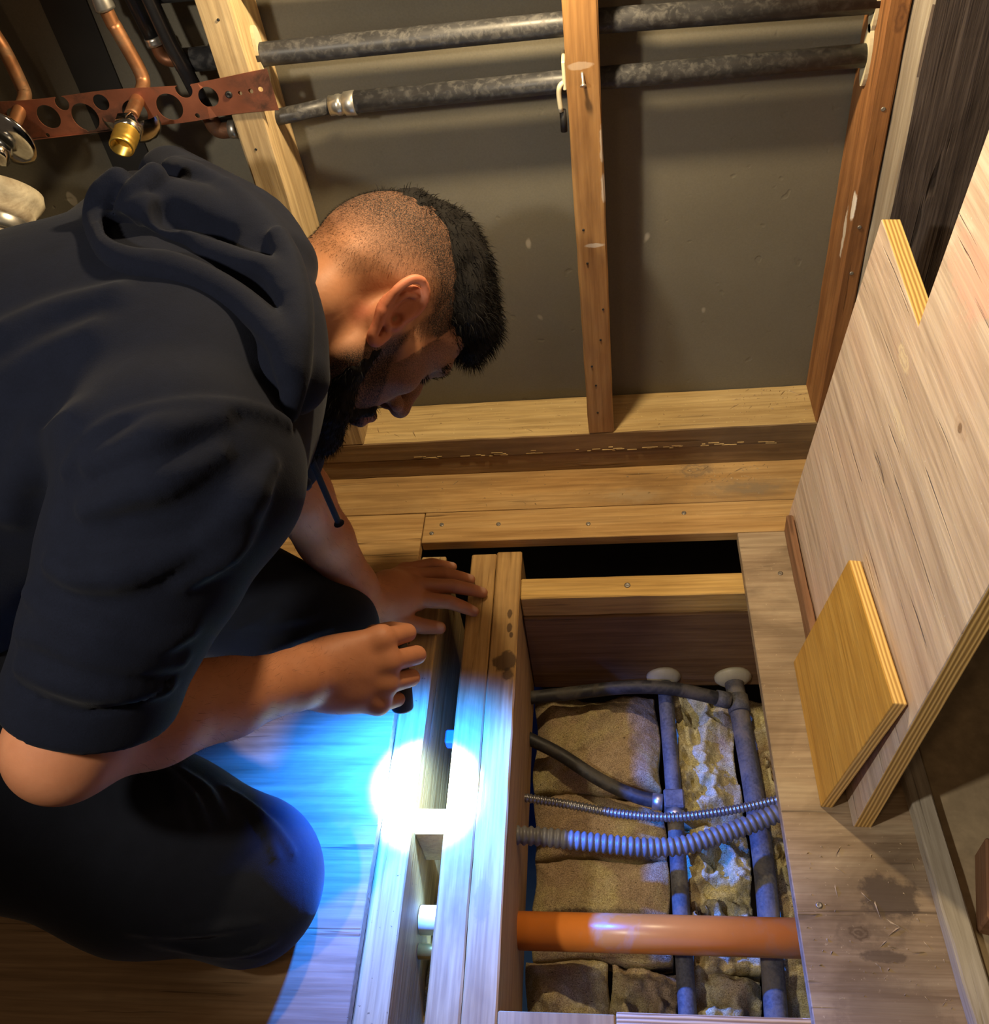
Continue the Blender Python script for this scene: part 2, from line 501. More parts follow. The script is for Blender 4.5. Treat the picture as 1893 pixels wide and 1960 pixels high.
# the floor: plywood panels round the opening
floor = empty('floor', (0, -500, 0), 'plywood subfloor round a square opening', None, None, 'structure')
ply = box('floor_board', (-900, 330), (-168.4, -20), (-18, 0), W_FLOOR_BACK_SPOT, floor, 1.0)
f2 = box('floor_board', (-276, 330), (-231, -169.6), (-18, 0), W_FLOOR_BACK, floor, 1.0)
f2b = box('floor_board', (-900, -277.5), (-330, -169.6), (-18, -.4), W_FLOOR_BACK, floor, 1.0)
fl = box('floor_panel', (-1300, -277), (-1500, -331.5), (-18, 0), W_FLOOR_LEFT, floor, 1.0)
fr_ = box('floor_panel', (191, 357.5), (-1500, -232), (-18, 0), W_FLOOR_RIGHT, floor, 1.0)
for p in ((-248, -196, 0), (-262, -213, 0), (-160, -199, 0), (-24, -205, 0), (118, -190, 0)):
    nail(floor, p, (0, 0, 1))
for p in ((215, -760, 0), (300, -640, 0), (240, -310, 0)):
    nail(floor, p, (0, 0, 1))
soil = box('ground', (-1300, 900), (-1500, 20), (-1220, -1200), M_SOIL, None, 0)
tag(soil, 'dark crawlspace soil under the floor opening', None, None, 'structure')
fnd = box('wall_foundation', (-1300, 900), (-18, -2), (-1200, -18.5), M_SOIL, None, 0)
tag(fnd, 'dark foundation wall under the framed wall', None, None, 'structure')
slab = box('floor_lower', (358, 1200), (-1500, -1), (-14, 4), M_TAN, None, 1)
tag(slab, 'dusty tan slab beyond the grey sill at lower right', None, None, 'structure')

# ================================================================== WALL FRAMING
SG = 'wall studs'
st_l = box('wall_stud', (-409, -371), (-89, -0.5), (76, 1500), W_STUD_PALE, None, 2.0, .5)
tag(st_l, 'pale wall stud under the right end of the copper bracket', 'stud', SG)
st_m = box('wall_stud', (-19, 19), (-89, -0.5), (76, 1500), W_STUD, None, 2.0, .5)
tag(st_m, 'orange-brown wall stud standing in the middle of the bottom plate', 'stud', SG)
st_r = box('wall_stud', (315, 338), (-89, -0.5), (76, 1500), W_STUD_DARK, None, 2.0, .5)
tag(st_r, 'red-brown wall stud beside the dark rough beam', 'stud', SG)
# holes, nails and a screw in the studs
for z in (420, 372, 300, 250, 205, 170, 118):
    nail(st_m, (random.uniform(-12, 12), -89, z), (0, -1, 0), M_BLACK, 1.6, 'nail_hole')
for z in (330, 395, 540):
    nail(st_r, (324 + random.uniform(-4, 6), -89, z), (0, -1, 0), M_NAIL, 2.6)
for z in (480, 560, 640, 705):
    nail(st_l, (-392 + random.uniform(-10, 8), -89, z), (0, -1, 0), M_BLACK, 1.6, 'nail_hole')
lathe('drywall_screw', [(0, 1.6), (3, 1.8), (12, 1.8), (14, 3.6), (15.5, 3.8), (15.6, 0)], (-1, -89, 612), (0.05, -.62, -.78), M_STEEL, st_m, 10)

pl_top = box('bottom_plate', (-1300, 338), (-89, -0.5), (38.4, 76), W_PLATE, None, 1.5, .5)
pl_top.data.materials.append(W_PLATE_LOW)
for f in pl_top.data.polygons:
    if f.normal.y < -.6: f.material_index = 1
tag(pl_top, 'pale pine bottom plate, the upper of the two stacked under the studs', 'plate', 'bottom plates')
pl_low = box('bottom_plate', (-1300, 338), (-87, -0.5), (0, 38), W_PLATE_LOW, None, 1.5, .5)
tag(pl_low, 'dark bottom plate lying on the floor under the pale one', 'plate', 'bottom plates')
shim = box('wood_chip', (-440, -412), (-84, -66), (76, 84), W_STUD_DARK, None, 1.0)
shim.rotation_euler = (0, .05, .25)
tag(shim, 'small brown wood chip on the bottom plate left of the pale stud', 'chip')

# dark rough beam at the right, grey weathered flank towards the studs
beam = box('rough_beam', (340, 700), (-146, -1), (4, 1500), W_BEAM, None, 2.0, .6, W_GREY, '')
for f in beam.data.polygons:
    if f.normal.x < -.6: f.material_index = 1
tag(beam, 'dark rough-sawn upright beam with a grey weathered side, right of the studs', 'beam')
for p in ((362, -146, 400), (430, -146, 560)):
    nail(beam, p, (0, -1, 0), M_BLACK, 2.6, 'nail_hole')

# ================================================================== FLOOR FRAMING
JG = 'floor joists'
J = {}
J['l'] = box('floor_joist', (-277.5, -239), (-1150, -243), (-254, -18.4), W_JOIST_PIT, None, 2.0, .4)
tag(J['l'], 'floor joist along the edge of the left plywood, lit white by the torch', 'joist', JG)
J['a'] = box('floor_joist', (-200, -162.6), (-1150, -241), (-254, -18.4), W_JOIST, None, 2.0, .4)
tag(J['a'], 'left member of the doubled floor joist beside the opening', 'joist', JG)
J['b'] = box('floor_joist', (-161.8, -124), (-1150, -238), (-254, -18.2), W_JOIST_SPOT, None, 2.0, .4)
tag(J['b'], 'right member of the doubled floor joist, facing the insulation', 'joist', JG)
box('edge_joist', (247, 285), (-1150, -238), (-254, -18.4), W_JOIST, floor, 2.0, .4)
blk = box('joist_block', (-123, 246), (-328, -291), (-62, -18.6), W_BLOCK, None, 1.6, .4)
tag(blk, 'orange pine block spanning the far end of the opening', 'block', 'joist blocks')
nail(blk, (30, -309, -18.6), (0, 0, 1), M_NAIL, 4.6)
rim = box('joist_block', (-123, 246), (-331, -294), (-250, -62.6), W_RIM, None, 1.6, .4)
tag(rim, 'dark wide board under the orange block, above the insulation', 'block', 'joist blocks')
bl1 = box('joist_block', (-123, -2), (-903, -866), (-150, -18.6), W_JOIST, None, 1.6, .4)
tag(bl1, 'pinkish block at the near end of the opening, left half', 'block', 'joist blocks')
bl2 = box('joist_block', (-1, 246), (-884, -864), (-150, -18.6), W_SHEET, None, 1.0, .3, PLY_EDGE_Y, 'Z')
tag(bl2, 'plywood block with splintered edge at the near end of the opening, right half', 'block', 'joist blocks')
gapb = box('spacer_block', (-238.5, -200.5), (-672, -640), (-110, -30), W_JOIST, None, 1.5, .3)
tag(gapb, 'small wood spacer wedged between the two joists under the light spot', 'block')

# ================================================================== PIPES ON THE WALL
def clip(parent, x, y, z, r):
    """ivory plastic flange where a pipe passes a stud; thin lobed plate in the YZ plane"""
    bm = bmesh.new()
    ring = []
    N = 26
    for i in range(N):
        a = 2 * math.pi * i / N
        rr = r * (1.0 + .16 * math.cos(2 * a))
        ring.append((rr * math.sin(a) * .62, rr * math.cos(a) * 1.15))
    f = bm.faces.new([bm.verts.new(Vector((0, p, q)) * K) for p, q in ring])
    e = bmesh.ops.extrude_face_region(bm, geom=[f])
    for v in e['geom']:
        if isinstance(v, bmesh.types.BMVert): v.co.x += 4 * K
    bmesh.ops.recalc_face_normals(bm, faces=bm.faces)
    return link('pipe_flange', to_mesh('pipe_flange', bm), M_IVORY, parent, (x, y, z))


pipe1 = empty('wall_pipe', (-390, -45, 649), 'upper of the two black pipes running level across the studs', 'pipe', 'black pipes across the studs')
tube('pipe', [(-470, -45, 653), (-371, -45, 650), (0, -45, 648), (330, -45, 638)], 13.0, M_PIPE, pipe1, 24)
tube('pipe', [(-470, -45, 728), (0, -45, 712), (330, -45, 699)], 13.0, M_PIPE, pipe1, 20)  # added unseen pipe above the view, there to shade a band on the drywall
clip(pipe1, -371, -45, 650, 24)
clip(pipe1, 311, -45, 638, 24)
pipe2 = empty('wall_pipe', (-390, -45, 580), 'lower of the two black pipes across the studs, joined by a crimped steel sleeve', 'pipe', 'black pipes across the studs')
tube('pipe', [(-278, -45, 586), (0, -45, 586), (330, -45, 582)], 12.5, M_PIPE, pipe2, 24)
tube('pipe', [(-450, -45, 573), (-371, -45, 577), (-300, -45, 585)], 9.5, M_PIPE, pipe2, 20)
lathe('crimp_sleeve', [(0, 10), (0, 11.5), (7, 11.2), (9, 12.2), (13, 12.2), (14, 11.4), (18, 11.6), (19, 13.6), (31, 14.2), (32, 13.4)], (-303, -45, 584.5), (1, 0, .02), M_STEEL, pipe2, 24)
clip(pipe2, 311, -45, 582, 25)
hook = tube('pipe_hook', catmull([(-21, -60, 592), (-27, -66, 590), (-29, -66, 580), (-28, -64, 560)], 4), 3.0, M_IVORY, pipe2, 8)
tag(hook, 'ivory plastic hook')
box('pipe_flange', (-24, -20), (-66, -30), (584, 616), M_IVORY, pipe2, 1.0)
tube('hook_tail', [(-26, -60, 560), (-26, -62, 535)], 4.0, M_BLACK, pipe2, 8)

# upright supply pipes left of the pale stud
pex_a = empty('supply_pipe', (-495, -40, 650), 'thin black upright pipe ending in a steel elbow beside the pale stud', 'pipe', 'black upright pipes')
tube('pipe', [(-520, -40, 1000), (-498, -40, 728), (-491, -40, 676)], 9.0, M_PEX, pex_a, 16)
lathe('crimp_ring', [(0, 9.4), (0, 10.4), (3, 10), (6, 10.6), (9, 10.6), (9.2, 9.4)], (-491, -40, 680), (.1, 0, -1), M_STEEL, pex_a, 18)
tube('elbow', catmull([(-490, -40, 673), (-489, -40, 660), (-482, -40, 653), (-468, -40, 653)], 5), 7.5, M_COPPER_DARK, pex_a, 14)
lathe('crimp_ring', [(0, 7), (0, 9.6), (4, 9.2), (6, 10), (14, 10), (15, 9)], (-474, -40, 653), (1, 0, .02), M_STEEL, pex_a, 18)
tube('pipe', [(-462, -40, 653), (-440, -40, 653.5)], 7.5, M_BLACK, pex_a, 14)
lathe('crimp_ring', [(0, 8), (0, 10.6), (10, 10.6), (14, 9.6), (18, 12)], (-446, -40, 653.5), (1, 0, .02), M_STEEL, pex_a, 18)
pex_b = empty('supply_pipe', (-460, -50, 630), 'long black upright pipe passing behind the copper bracket', 'pipe', 'black upright pipes')
tube('pipe', catmull([(-490, -62, 1000), (-468, -62, 722), (-457, -62, 650), (-449, -58, 592)], 5), 9.0, M_PEX, pex_b, 16)
tube('elbow', catmull([(-449, -58, 592), (-447, -57, 578), (-440, -56, 572), (-425, -55, 572)], 5), 9.5, M_COPPER_DARK, pex_b, 14)
lathe('crimp_ring', [(0, 9.6), (0, 11), (8, 11), (9, 9.6)], (-430, -55, 572), (1, 0, 0), M_STEEL, pex_b, 18)

cop_a = empty('copper_riser', (-514, -60, 640), 'tarnished copper riser with a brass-nozzled valve stub, beside the black pipes', 'pipe', 'copper risers')
tube('pipe', catmull([(-545, -60, 1000), (-524, -60, 732), (-520, -60, 700), (-512, -60, 655), (-511, -64, 640), (-511, -80, 634), (-511, -100, 631), (-509, -128, 628)], 6), 8.0, M_COPPER, cop_a, 16)
lathe('coupling', [(0, 9), (0, 11.5), (3, 12), (14, 10.4), (40, 10.4)], (-523, -60, 719), (-.08, 0, 1), M_STEEL, cop_a, 18)
cop_b = empty('copper_riser', (-660, -60, 640), 'copper riser at the left edge leading to a round chrome cover', 'pipe', 'copper risers')
tube('pipe', catmull([(-690, -60, 1000), (-668, -60, 740), (-662, -60, 690), (-661, -61, 650), (-660, -66, 640), (-660, -82, 634), (-663, -120, 622)], 6), 8.0, M_COPPER, cop_b, 16)


def perforated_strip():
    """thin copper strip with round holes, in the XZ plane, built as a filled outline"""
    holes = [(-670, 628, 8), (-628, 622, 14), (-604, 636, 8.5), (-583, 618, 16.5), (-556, 633, 9.5), (-520, 618, 15), (-476, 621, 15.5),
             (-452, 639, 10), (-427, 627, 11.5), (-402.5, 627.5, 2.2), (-389, 627.5, 2.6), (-376, 628.5, 3.0), (-364, 629.5, 3.0), (-447, 608, 3), (-587, 602.5, 2), (-640, 601, 2.5)]
    from mathutils.geometry import delaunay_2d_cdt
    xl, xr = -760, -350
    def zt(x): return 644.5 + 5 * max(0, (x + 450) / 100.) ** 1.0 * (x > -450) + (1.5 * math.sin(x / 31.))
    def zb(x): return 597 + 8 * (x + 760) / 410. + 1.0 * math.sin(x / 23.)
    xs = np.linspace(xl, xr, 50)
    outer = [(x, zb(x)) for x in xs] + [(x, zt(x)) for x in xs[::-1]]
    verts = [Vector(p) for p in outer]
    edges = [(i, (i + 1) % len(outer)) for i in range(len(outer))]
    for (hx, hz, r) in holes:
        n = 28 if r > 5 else 12
        s = len(verts)
        for i in range(n):
            a = 2 * math.pi * i / n
            q = (hx + r * math.cos(a), hz + r * math.sin(a))
            if r > 5: q = (q[0], min(q[1], zt(q[0]) - 1.2))
            verts.append(Vector(q))
            edges.append((s + i, s + (i + 1) % n))
    vo, eo, fo, *_ = delaunay_2d_cdt(verts, edges, [], 0, 1e-5)
    bm = bmesh.new()
    vs = [bm.verts.new(Vector((v.x - xr, 2.2 * math.sin(v.x / 60.) * (v.x < -430), v.y - 627)) * K) for v in vo]
    for f in fo:
        q = sum((vo[i] for i in f), Vector((0, 0))) / len(f)
        if any((q.x - hx) ** 2 + (q.y - hz) ** 2 < (r * .985) ** 2 for hx, hz, r in holes) or not zb(q.x) < q.y < zt(q.x): continue
        bm.faces.new([vs[i] for i in f])
    loose = [v for v in bm.verts if not v.link_faces]
    for v in loose: bm.verts.remove(v)
    e = bmesh.ops.extrude_face_region(bm, geom=list(bm.faces))
    for v in e['geom']:
        if isinstance(v, bmesh.types.BMVert): v.co.y += 1.1 * K
    bmesh.ops.recalc_face_normals(bm, faces=bm.faces)
    return to_mesh('perforated_strip', bm)


brk = link('copper_bracket', perforated_strip(), M_COPPER_STRIP, None, (-350, -92.5, 627))
tag(brk, 'long copper-coloured perforated bracket screwed level across the pale stud', 'bracket')
lathe('screw_head', [(-6, 2), (0, 4.2), (1.6, 3.8), (2.2, 2.4), (1.4, 0)], (-402.5, -92.5, 627.5), (0, -1, 0), M_BLACK, brk, 14)


def escutcheon(parent, c, r, nrm, arc):
    return lathe('cover_plate', [(0, r), (1.5, r + .4), (3.5, r * .98), (7, r * .8), (9, r * .45), (9.4, r * .36)], c, nrm, M_CHROME, parent, 40, arc)


def valve(parent, a, d, r=1.0, nozzle=True):
    d = np.array(d, float) / np.linalg.norm(d)
    a = np.array(a, float)
    lathe('hex_nut', [(0, 8 * r), (0, 14 * r), (1, 15.2 * r), (15, 15.2 * r), (16.5, 13.5 * r), (16.6, 8 * r)], a, d, M_CHROME, parent, 6)
    if nozzle:
        pr = [(0, 12.4 * r)]
        for i in range(5):
            pr += [(2 + i * 3.2, 13.2 * r), (3.6 + i * 3.2, 12.0 * r)]
        pr += [(20, 12.8 * r), (24, 12.8 * r), (25, 12.0 * r), (25, 10.4 * r), (12, 10.2 * r), (12, 0)]
        lathe('brass_nozzle', pr, a + d * 15, d, M_BRASS, parent, 28)


vd = (-.06, -.96, -.27)
escutcheon(cop_a, (-513, -122, 625), 34, vd, (-.05, math.pi + .05))
valve(cop_a, (-511, -130, 622), vd, 1.08)
vb = (-.22, -.95, -.20)
escutcheon(cop_b, (-671, -122, 616), 37, vb, None)
valve(cop_b, (-676, -134, 610), vb, 1.1, False)

drain = empty('drain_pipe', (-655, -110, 560), 'stubby brown drain pipe ringed with pale putty at the left edge', 'pipe')
dd = np.array((-.12, -.80, -.58))
d0 = np.array((-684, -160, 566))
lathe('putty_ring', [(-8, 30), (-6, 42), (4, 45), (12, 42), (20, 37), (24, 38), (30, 36), (34, 31)], d0, dd, M_PUTTY, drain, 36)
lathe('slip_nut', [(30, 33), (34, 34.5), (44, 34), (48, 31)], d0, dd, M_STEEL, drain, 30)
lathe('pipe', [(20, 28), (110, 27), (110, 23), (60, 22)], d0, dd, M_GALV, drain, 30)

# ================================================================== IN THE OPENING
def ribs(pts, r, pitch, depth, step=None):
    """rows of a ribbed hose: resampled centre line with a radius that swells once per pitch"""
    P = catmull(pts, 40)
    L = np.concatenate([[0], np.cumsum(np.linalg.norm(np.diff(P, axis=0), axis=1))])
    s = np.arange(0, L[-1], step or pitch / 6)
    Q = np.stack([np.interp(s, L, P[:, i]) for i in range(3)], 1)
    return Q, r - depth * (.5 - .5 * np.cos(2 * math.pi * s / pitch)) ** 1.6


WG = 'pipes in the floor opening'
wpa = empty('water_pipe', (84, -560, -240), 'grey upright pipe crossing the opening, left one, with a square fitting', 'pipe', WG)
tube('pipe', catmull([(82, -332, -222), (83, -345, -228), (84, -400, -236), (85, -500, -238), (84, -640, -238), (82, -800, -238), (80, -930, -238)], 6), 11.5, M_PIPE_DUSTY, wpa, 20)
lathe('pipe_flange', [(-2, 12), (-2, 27), (3, 26), (8, 20), (10, 12)], (82, -331, -222), (0.05, -1, -.1), M_IVORY, wpa, 24)
for yy in (-519, -543):
    lathe('coupling', [(0, 11.5), (0, 13.2), (14, 13.4), (15, 11.5)], (84.5, yy, -238), (0, -1, 0), M_STEEL, wpa, 18)
box('square_fitting', (70, 99), (-545, -517), (-252, -223), M_PIPE_DUSTY, wpa, 2.5)
wpb = empty('water_pipe', (195, -560, -240), 'grey upright pipe crossing the opening, right one', 'pipe', WG)
tube('pipe', catmull([(188, -332, -226), (190, -350, -232), (193, -400, -238), (197, -500, -239), (197, -640, -239), (188, -800, -239), (180, -930, -239)], 6), 14.5, M_PIPE_DUSTY, wpb, 20)
lathe('pipe_flange', [(-2, 13), (-2, 29), (3, 28), (8, 22), (10, 13)], (188, -331, -226), (0.05, -1, -.1), M_IVORY, wpb, 24)
lathe('coupling', [(0, 14.5), (0, 16.6), (26, 16.6), (27, 14.5)], (191, -362, -233), (.05, -1, -.08), M_PIPE_DUSTY, wpb, 18)
blp = empty('branch_pipe', (0, -400, -215), 'thick black pipe running across the far end of the opening', 'pipe', WG)
tube('pipe', catmull([(-130, -372, -214), (-60, -368, -208), (20, -362, -203), (90, -364, -204), (150, -372, -216), (178, -374, -226)], 6), 10.5, M_BRANCH, blp, 18)
lathe('coupling', [(0, 11), (0, 12.6), (20, 12.8), (21, 10)], (158, -373, -218), (1, -.05, -.35), M_PIPE_DUSTY, blp, 18)
bl2p = empty('branch_pipe', (0, -480, -235), 'black pipe sloping from the doubled joist to the square fitting', 'pipe', WG)
tube('pipe', catmull([(-130, -434, -225), (-80, -460, -228), (-20, -500, -232), (30, -523, -236), (64, -531, -238)], 6), 10.0, M_BRANCH, bl2p, 18)
lathe('coupling', [(0, 10), (0, 11.6), (14, 11.8), (15, 10)], (54, -530, -238), (1, -.12, 0), M_STEEL, bl2p, 18)
q, r = ribs([(-126, -549, -188), (-60, -558, -192), (10, -569, -196), (80, -573, -196), (150, -565, -194), (215, -553, -188), (250, -545, -184)], 6.6, 5.2, 1.7)
o = tube('armoured_cable', q, r, M_ARMOR, None, 12)
tag(o, 'thin shiny armoured cable sagging across the opening', 'cable')
q, r = ribs([(-132, -634, -118), (-90, -634, -124), (-30, -636, -134), (40, -638, -144), (90, -632, -149), (140, -615, -153), (190, -596, -153), (250, -570, -150)], 12.5, 8.6, 2.8)
o = tube('ribbed_conduit', q, r, M_CONDUIT, None, 18)
tag(o, 'thick grey ribbed conduit sagging across the opening', 'conduit')
op = empty('orange_pipe', (40, -732, -182), 'stout orange plastic pipe crossing the near part of the opening', 'pipe')
tube('pipe', [(-127, -731, -182), (60, -732, -182), (250, -733, -182)], 23, M_ORANGE, op, 40)


def batt(name, x, y, z, label, mat, amp=14, seed=0, pillow=22, tilt=(0, 0), tears=0, freq=1.0):
    """a soft insulation batt: a pillowy slab with lumps, creases and torn edges"""
    nx, ny = int((x[1] - x[0]) / 3.2), int((y[1] - y[0]) / 3.2)
    gx, gy = np.meshgrid(np.linspace(0, 1, nx), np.linspace(0, 1, ny), indexing='ij')
    X, Y = x[0] + gx * (x[1] - x[0]), y[0] + gy * (y[1] - y[0])
    rs = np.random.default_rng(seed)
    H = np.zeros_like(X)
    for o_ in range(6):
        f = .009 * freq * 1.9 ** o_
        for k in range(5):
            a, p = rs.uniform(0, 6.28), rs.uniform(0, 6.28)
            s_ = np.sin(f * 6.28 * (X * math.cos(a) + Y * math.sin(a)) * .5 + p + 1.3 * np.sin(.02 * (Y * math.cos(a) - X * math.sin(a)) + p * 2))
            H += (1 - 2 * np.abs(s_)) * amp * .22 / 1.75 ** o_ if k % 2 else s_ * amp * .22 / 1.75 ** o_
    edge = np.minimum(np.minimum(gx, 1 - gx) * (x[1] - x[0]), np.minimum(gy, 1 - gy) * (y[1] - y[0]))
    H += pillow * (1 - np.exp(-np.clip(edge, 0, None) / 26.)) - pillow
    H += tilt[0] * (gx - .5) + tilt[1] * (gy - .5)
    for k in range(tears):
        cx, cy, rr = rs.uniform(x[0] + 10, x[1] - 10), rs.uniform(y[0] + 20, y[1] - 20), rs.uniform(12, 30)
        dd_ = np.hypot((X - cx) * rs.uniform(.8, 1.6), (Y - cy) * rs.uniform(.6, 1.1)) + 5 * np.sin(np.arctan2(Y - cy, X - cx) * 5 + k)
        H -= 26 * np.clip(1 - dd_ / rr, 0, 1) ** .6
        H += 10 * np.exp(-((dd_ - rr * 1.15) / 6) ** 2)
    X = X + 3 * np.sin(Y * .05 + seed) * (np.abs(gx - .5) * 2) ** 3
    Y = Y + 4 * np.sin(X * .045 + seed * 2) * (np.abs(gy - .5) * 2) ** 3
    cx, cy = (x[0] + x[1]) / 2, (y[0] + y[1]) / 2
    top = np.stack([(X - cx) * K, (Y - cy) * K, H * K], -1).reshape(-1, 3)
    idx = np.arange(nx * ny).reshape(nx, ny)
    quads = np.stack([idx[:-1, :-1], idx[1:, :-1], idx[1:, 1:], idx[:-1, 1:]], -1).reshape(-1, 4)
    per = np.concatenate([idx[:, 0], idx[-1, 1:], idx[-2::-1, -1], idx[0, -2:0:-1]])
    low = top[per].copy()
    low[:, 2] = -.075
    vb_ = np.concatenate([top, low])
    n0, m = nx * ny, len(per)
    sides = [(int(per[i]), n0 + i, n0 + (i + 1) % m, int(per[(i + 1) % m])) for i in range(m)]
    me = bpy.data.meshes.new(name)
    me.from_pydata(vb_.tolist(), [], quads.tolist() + sides + [tuple(range(n0 + m - 1, n0 - 1, -1))])
    ob = link(name, me, mat, None, (cx, cy, z), True)
    return tag(ob, label, 'insulation', 'insulation batts in the opening')


batt('insulation_batt', (-121, 70), (-496, -337), -246, 'brown dusty insulation batt bulging at the far left of the opening', M_INS_BROWN, 13, 3, 26, (0, 8))
batt('insulation_batt', (-118, 70), (-595, -503), -256, 'brown insulation batt under the thin armoured cable', M_INS_BROWN, 11, 5, 22)
batt('insulation_batt', (-116, 70), (-733, -603), -256, 'flat brown insulation batt between ribbed conduit and orange pipe', M_INS_BROWN, 8, 8, 20)
batt('insulation_batt', (-121, -13), (-900, -738), -242, 'yellowish pillow of insulation at the near left below the orange pipe', M_INS_WOOL, 13, 11, 34, (0, 0), 0, 1.2)
batt('insulation_batt', (-12, 72), (-900, -740), -258, 'crumpled insulation folds beside the left grey pipe near the front', M_INS_BROWN, 22, 14, 20, (0, 0), 1, 1.8)
batt('insulation_batt', (94, 183), (-546, -345), -252, 'torn insulation with pale wool between the two grey pipes, far half', M_INS_WOOL, 18, 21, 18, (0, 6), 3, 1.6)
batt('insulation_batt', (94, 183), (-745, -549), -256, 'ragged yellow insulation between the two grey pipes, near the conduit', M_INS_WOOL, 26, 25, 16, (0, 0), 5, 2.0)
batt('insulation_batt', (93, 177), (-905, -748), -254, 'clumped insulation between the two grey pipes, below the orange pipe', M_INS_WOOL, 24, 33, 20, (0, 0), 3, 2.0)
batt('insulation_batt', (209, 246), (-905, -340), -254, 'narrow strip of pale insulation along the right side of the opening', M_INS_WOOL, 16, 41, 18, (0, 0), 2, 1.5)
batt('insulation_batt', (-238, -201), (-1000, -690), -180, 'yellow insulation deep in the gap between the joists', M_INS_WOOL, 14, 52, 8, (0, 0), 0, 1.6)
gp = empty('gap_pipe', (-219, -760, -120), 'short white pipe with an amber collar in the gap between the joists', 'pipe')
tube('pipe', [(-238, -742, -120), (-201, -742, -120)], 17, M_WHITE, gp, 24)
tube('collar', [(-238, -776, -128), (-201, -776, -128)], 9, M_BRASS, gp, 18)
gc = box('cable_clip', (-222, -206), (-528, -508), (-88, -70), M_BLUE, None, 2.0)
tag(gc, 'small blue plastic clip in the gap between the joists', 'clip')

# ================================================================== PLYWOOD PIECES AT THE RIGHT
def sheet(name, poly, thick, lean, x0, y0, mats, bev=.8):
    """upright sheet: outline in (y, z) mm, leaning by dx = lean*dz, thick to +x"""
    ca = math.atan(lean)
    bm = bmesh.new()
    f = bm.faces.new([bm.verts.new(Vector((0, y - y0, z / math.cos(ca))) * K) for y, z in poly])
    e = bmesh.ops.extrude_face_region(bm, geom=[f])
    for v in e['geom']:
        if isinstance(v, bmesh.types.BMVert): v.co.x += thick * K
    bmesh.ops.recalc_face_normals(bm, faces=bm.faces)
    bmesh.ops.bevel(bm, geom=[e_ for e_ in bm.edges], offset=bev * K, segments=1, affect='EDGES')
    bm.normal_update()
    for f in bm.faces:
        if abs(f.normal.x) < .6: f.material_index = 1
    ob = link(name, to_mesh(name, bm), mats, None, (x0, y0, .8))
    ob.rotation_euler = (0, ca, 0)
    return ob


PLY_EDGE_PALE = ply_edge('plywood_edge_fresh', 'X', (.78, .52, .18), (.55, .33, .10))
big = sheet('plywood_sheet', [(-205, 0), (-674, 0), (-671, 430), (-668, 900), (-395, 900), (-397, 470), (-225, 484)], 20, .085, 266, -440, [W_SHEET, PLY_EDGE_PALE])
tag(big, 'large weathered plywood sheet with a notched corner leaning beside the opening', 'plywood')
sp = box('splinter', (303.5, 306), (-432, -398), (462, 466), PLY_EDGE_PALE, big, .4)
small = sheet('plywood_offcut', [(-456, 0), (-651, 0), (-658, 232), (-469, 217)], 13.5, .15, 235, -550, [W_OFFCUT, PLY_EDGE_PALE])
tag(small, 'small orange veneered plywood offcut leaning on the large sheet', 'plywood')
kick = box('wood_strip', (256, 265), (-452, -232), (0, 34), W_BRICKY, None, 1.2, .4)
tag(kick, 'low brown wood strip along the foot of the large plywood sheet', 'strip')
sill = box('grey_sill', (333, 357), (-1150, -560), (0, 22), W_SILL, None, 2.0, .6)
sill.rotation_euler = (0, 0, .02)
tag(sill, 'weathered grey sill board on the floor at the right edge', 'board')
rb = box('brown_block', (372, 470), (-800, -716), (4, 48), W_BRICKY, None, 2.0, .4)
rb.rotation_euler = (0, 0, -.25)
tag(rb, 'red-brown wood block beyond the grey sill at lower right', 'block')


def crumbs(name, areas, n, label):
    """sawdust and splinters lying loose: too many and small to count"""
    bm = bmesh.new()
    for k in range(n):
        (x0, x1), (y0, y1), z = areas[k % len(areas)]
        s = abs(rng.normal(0, 1.0)) + .5
        L = s * (1 if rng.random() < .8 else 5)
        c = Vector((rng.uniform(x0, x1), rng.uniform(y0, y1), z + s * .35)) * K
        m = Matrix.Rotation(rng.uniform(0, 3.14), 4, 'Z') @ Matrix.Rotation(rng.uniform(-.2, .2), 4, 'Y')
        vs = [bm.verts.new(c + m @ (Vector((a * L, b * s * .6, d * s * .4)) * K)) for a, b, d in ((-1, 0, -1), (1, -.3, -1), (.6, 1, -1), (0, .2, 1))]
        for t_ in ((0, 1, 3), (1, 2, 3), (2, 0, 3), (0, 2, 1)): bm.faces.new([vs[i] for i in t_])
    return tag(link(name, to_mesh(name, bm), M_CRUMB), label, 'debris', None, 'stuff')


crumbs('wood_debris', [((-365, -22), (-85, -5), 76.2), ((22, 312), (-85, -5), 76.2), ((200, 312), (-60, -5), 76.2)], 190, 'sawdust crumbs and splinters strewn on the pale bottom plate')
crumbs('wood_debris', [((-330, 255), (-165, -92), .2), ((120, 255), (-130, -92), .2), ((195, 330), (-860, -690), .2)], 230, 'sawdust crumbs and splinters strewn on the plywood floor')
bm = bmesh.new()
for k in range(46):                                             # torn splinters along the weathered front of the pale plate
    x = random.uniform(-330, 300)
    L, h = random.uniform(4, 20), random.uniform(.5, 1.3)
    box_bm(L, 1.2, h, 0, bm, (x, -89.3, 39.5 + random.uniform(0, 9) * (.3 + .7 * random.random())))
link('splinters', to_mesh('splinters', bm), W_PLATE, pl_top, (0, 0, 0))['kind'] = 'stuff'
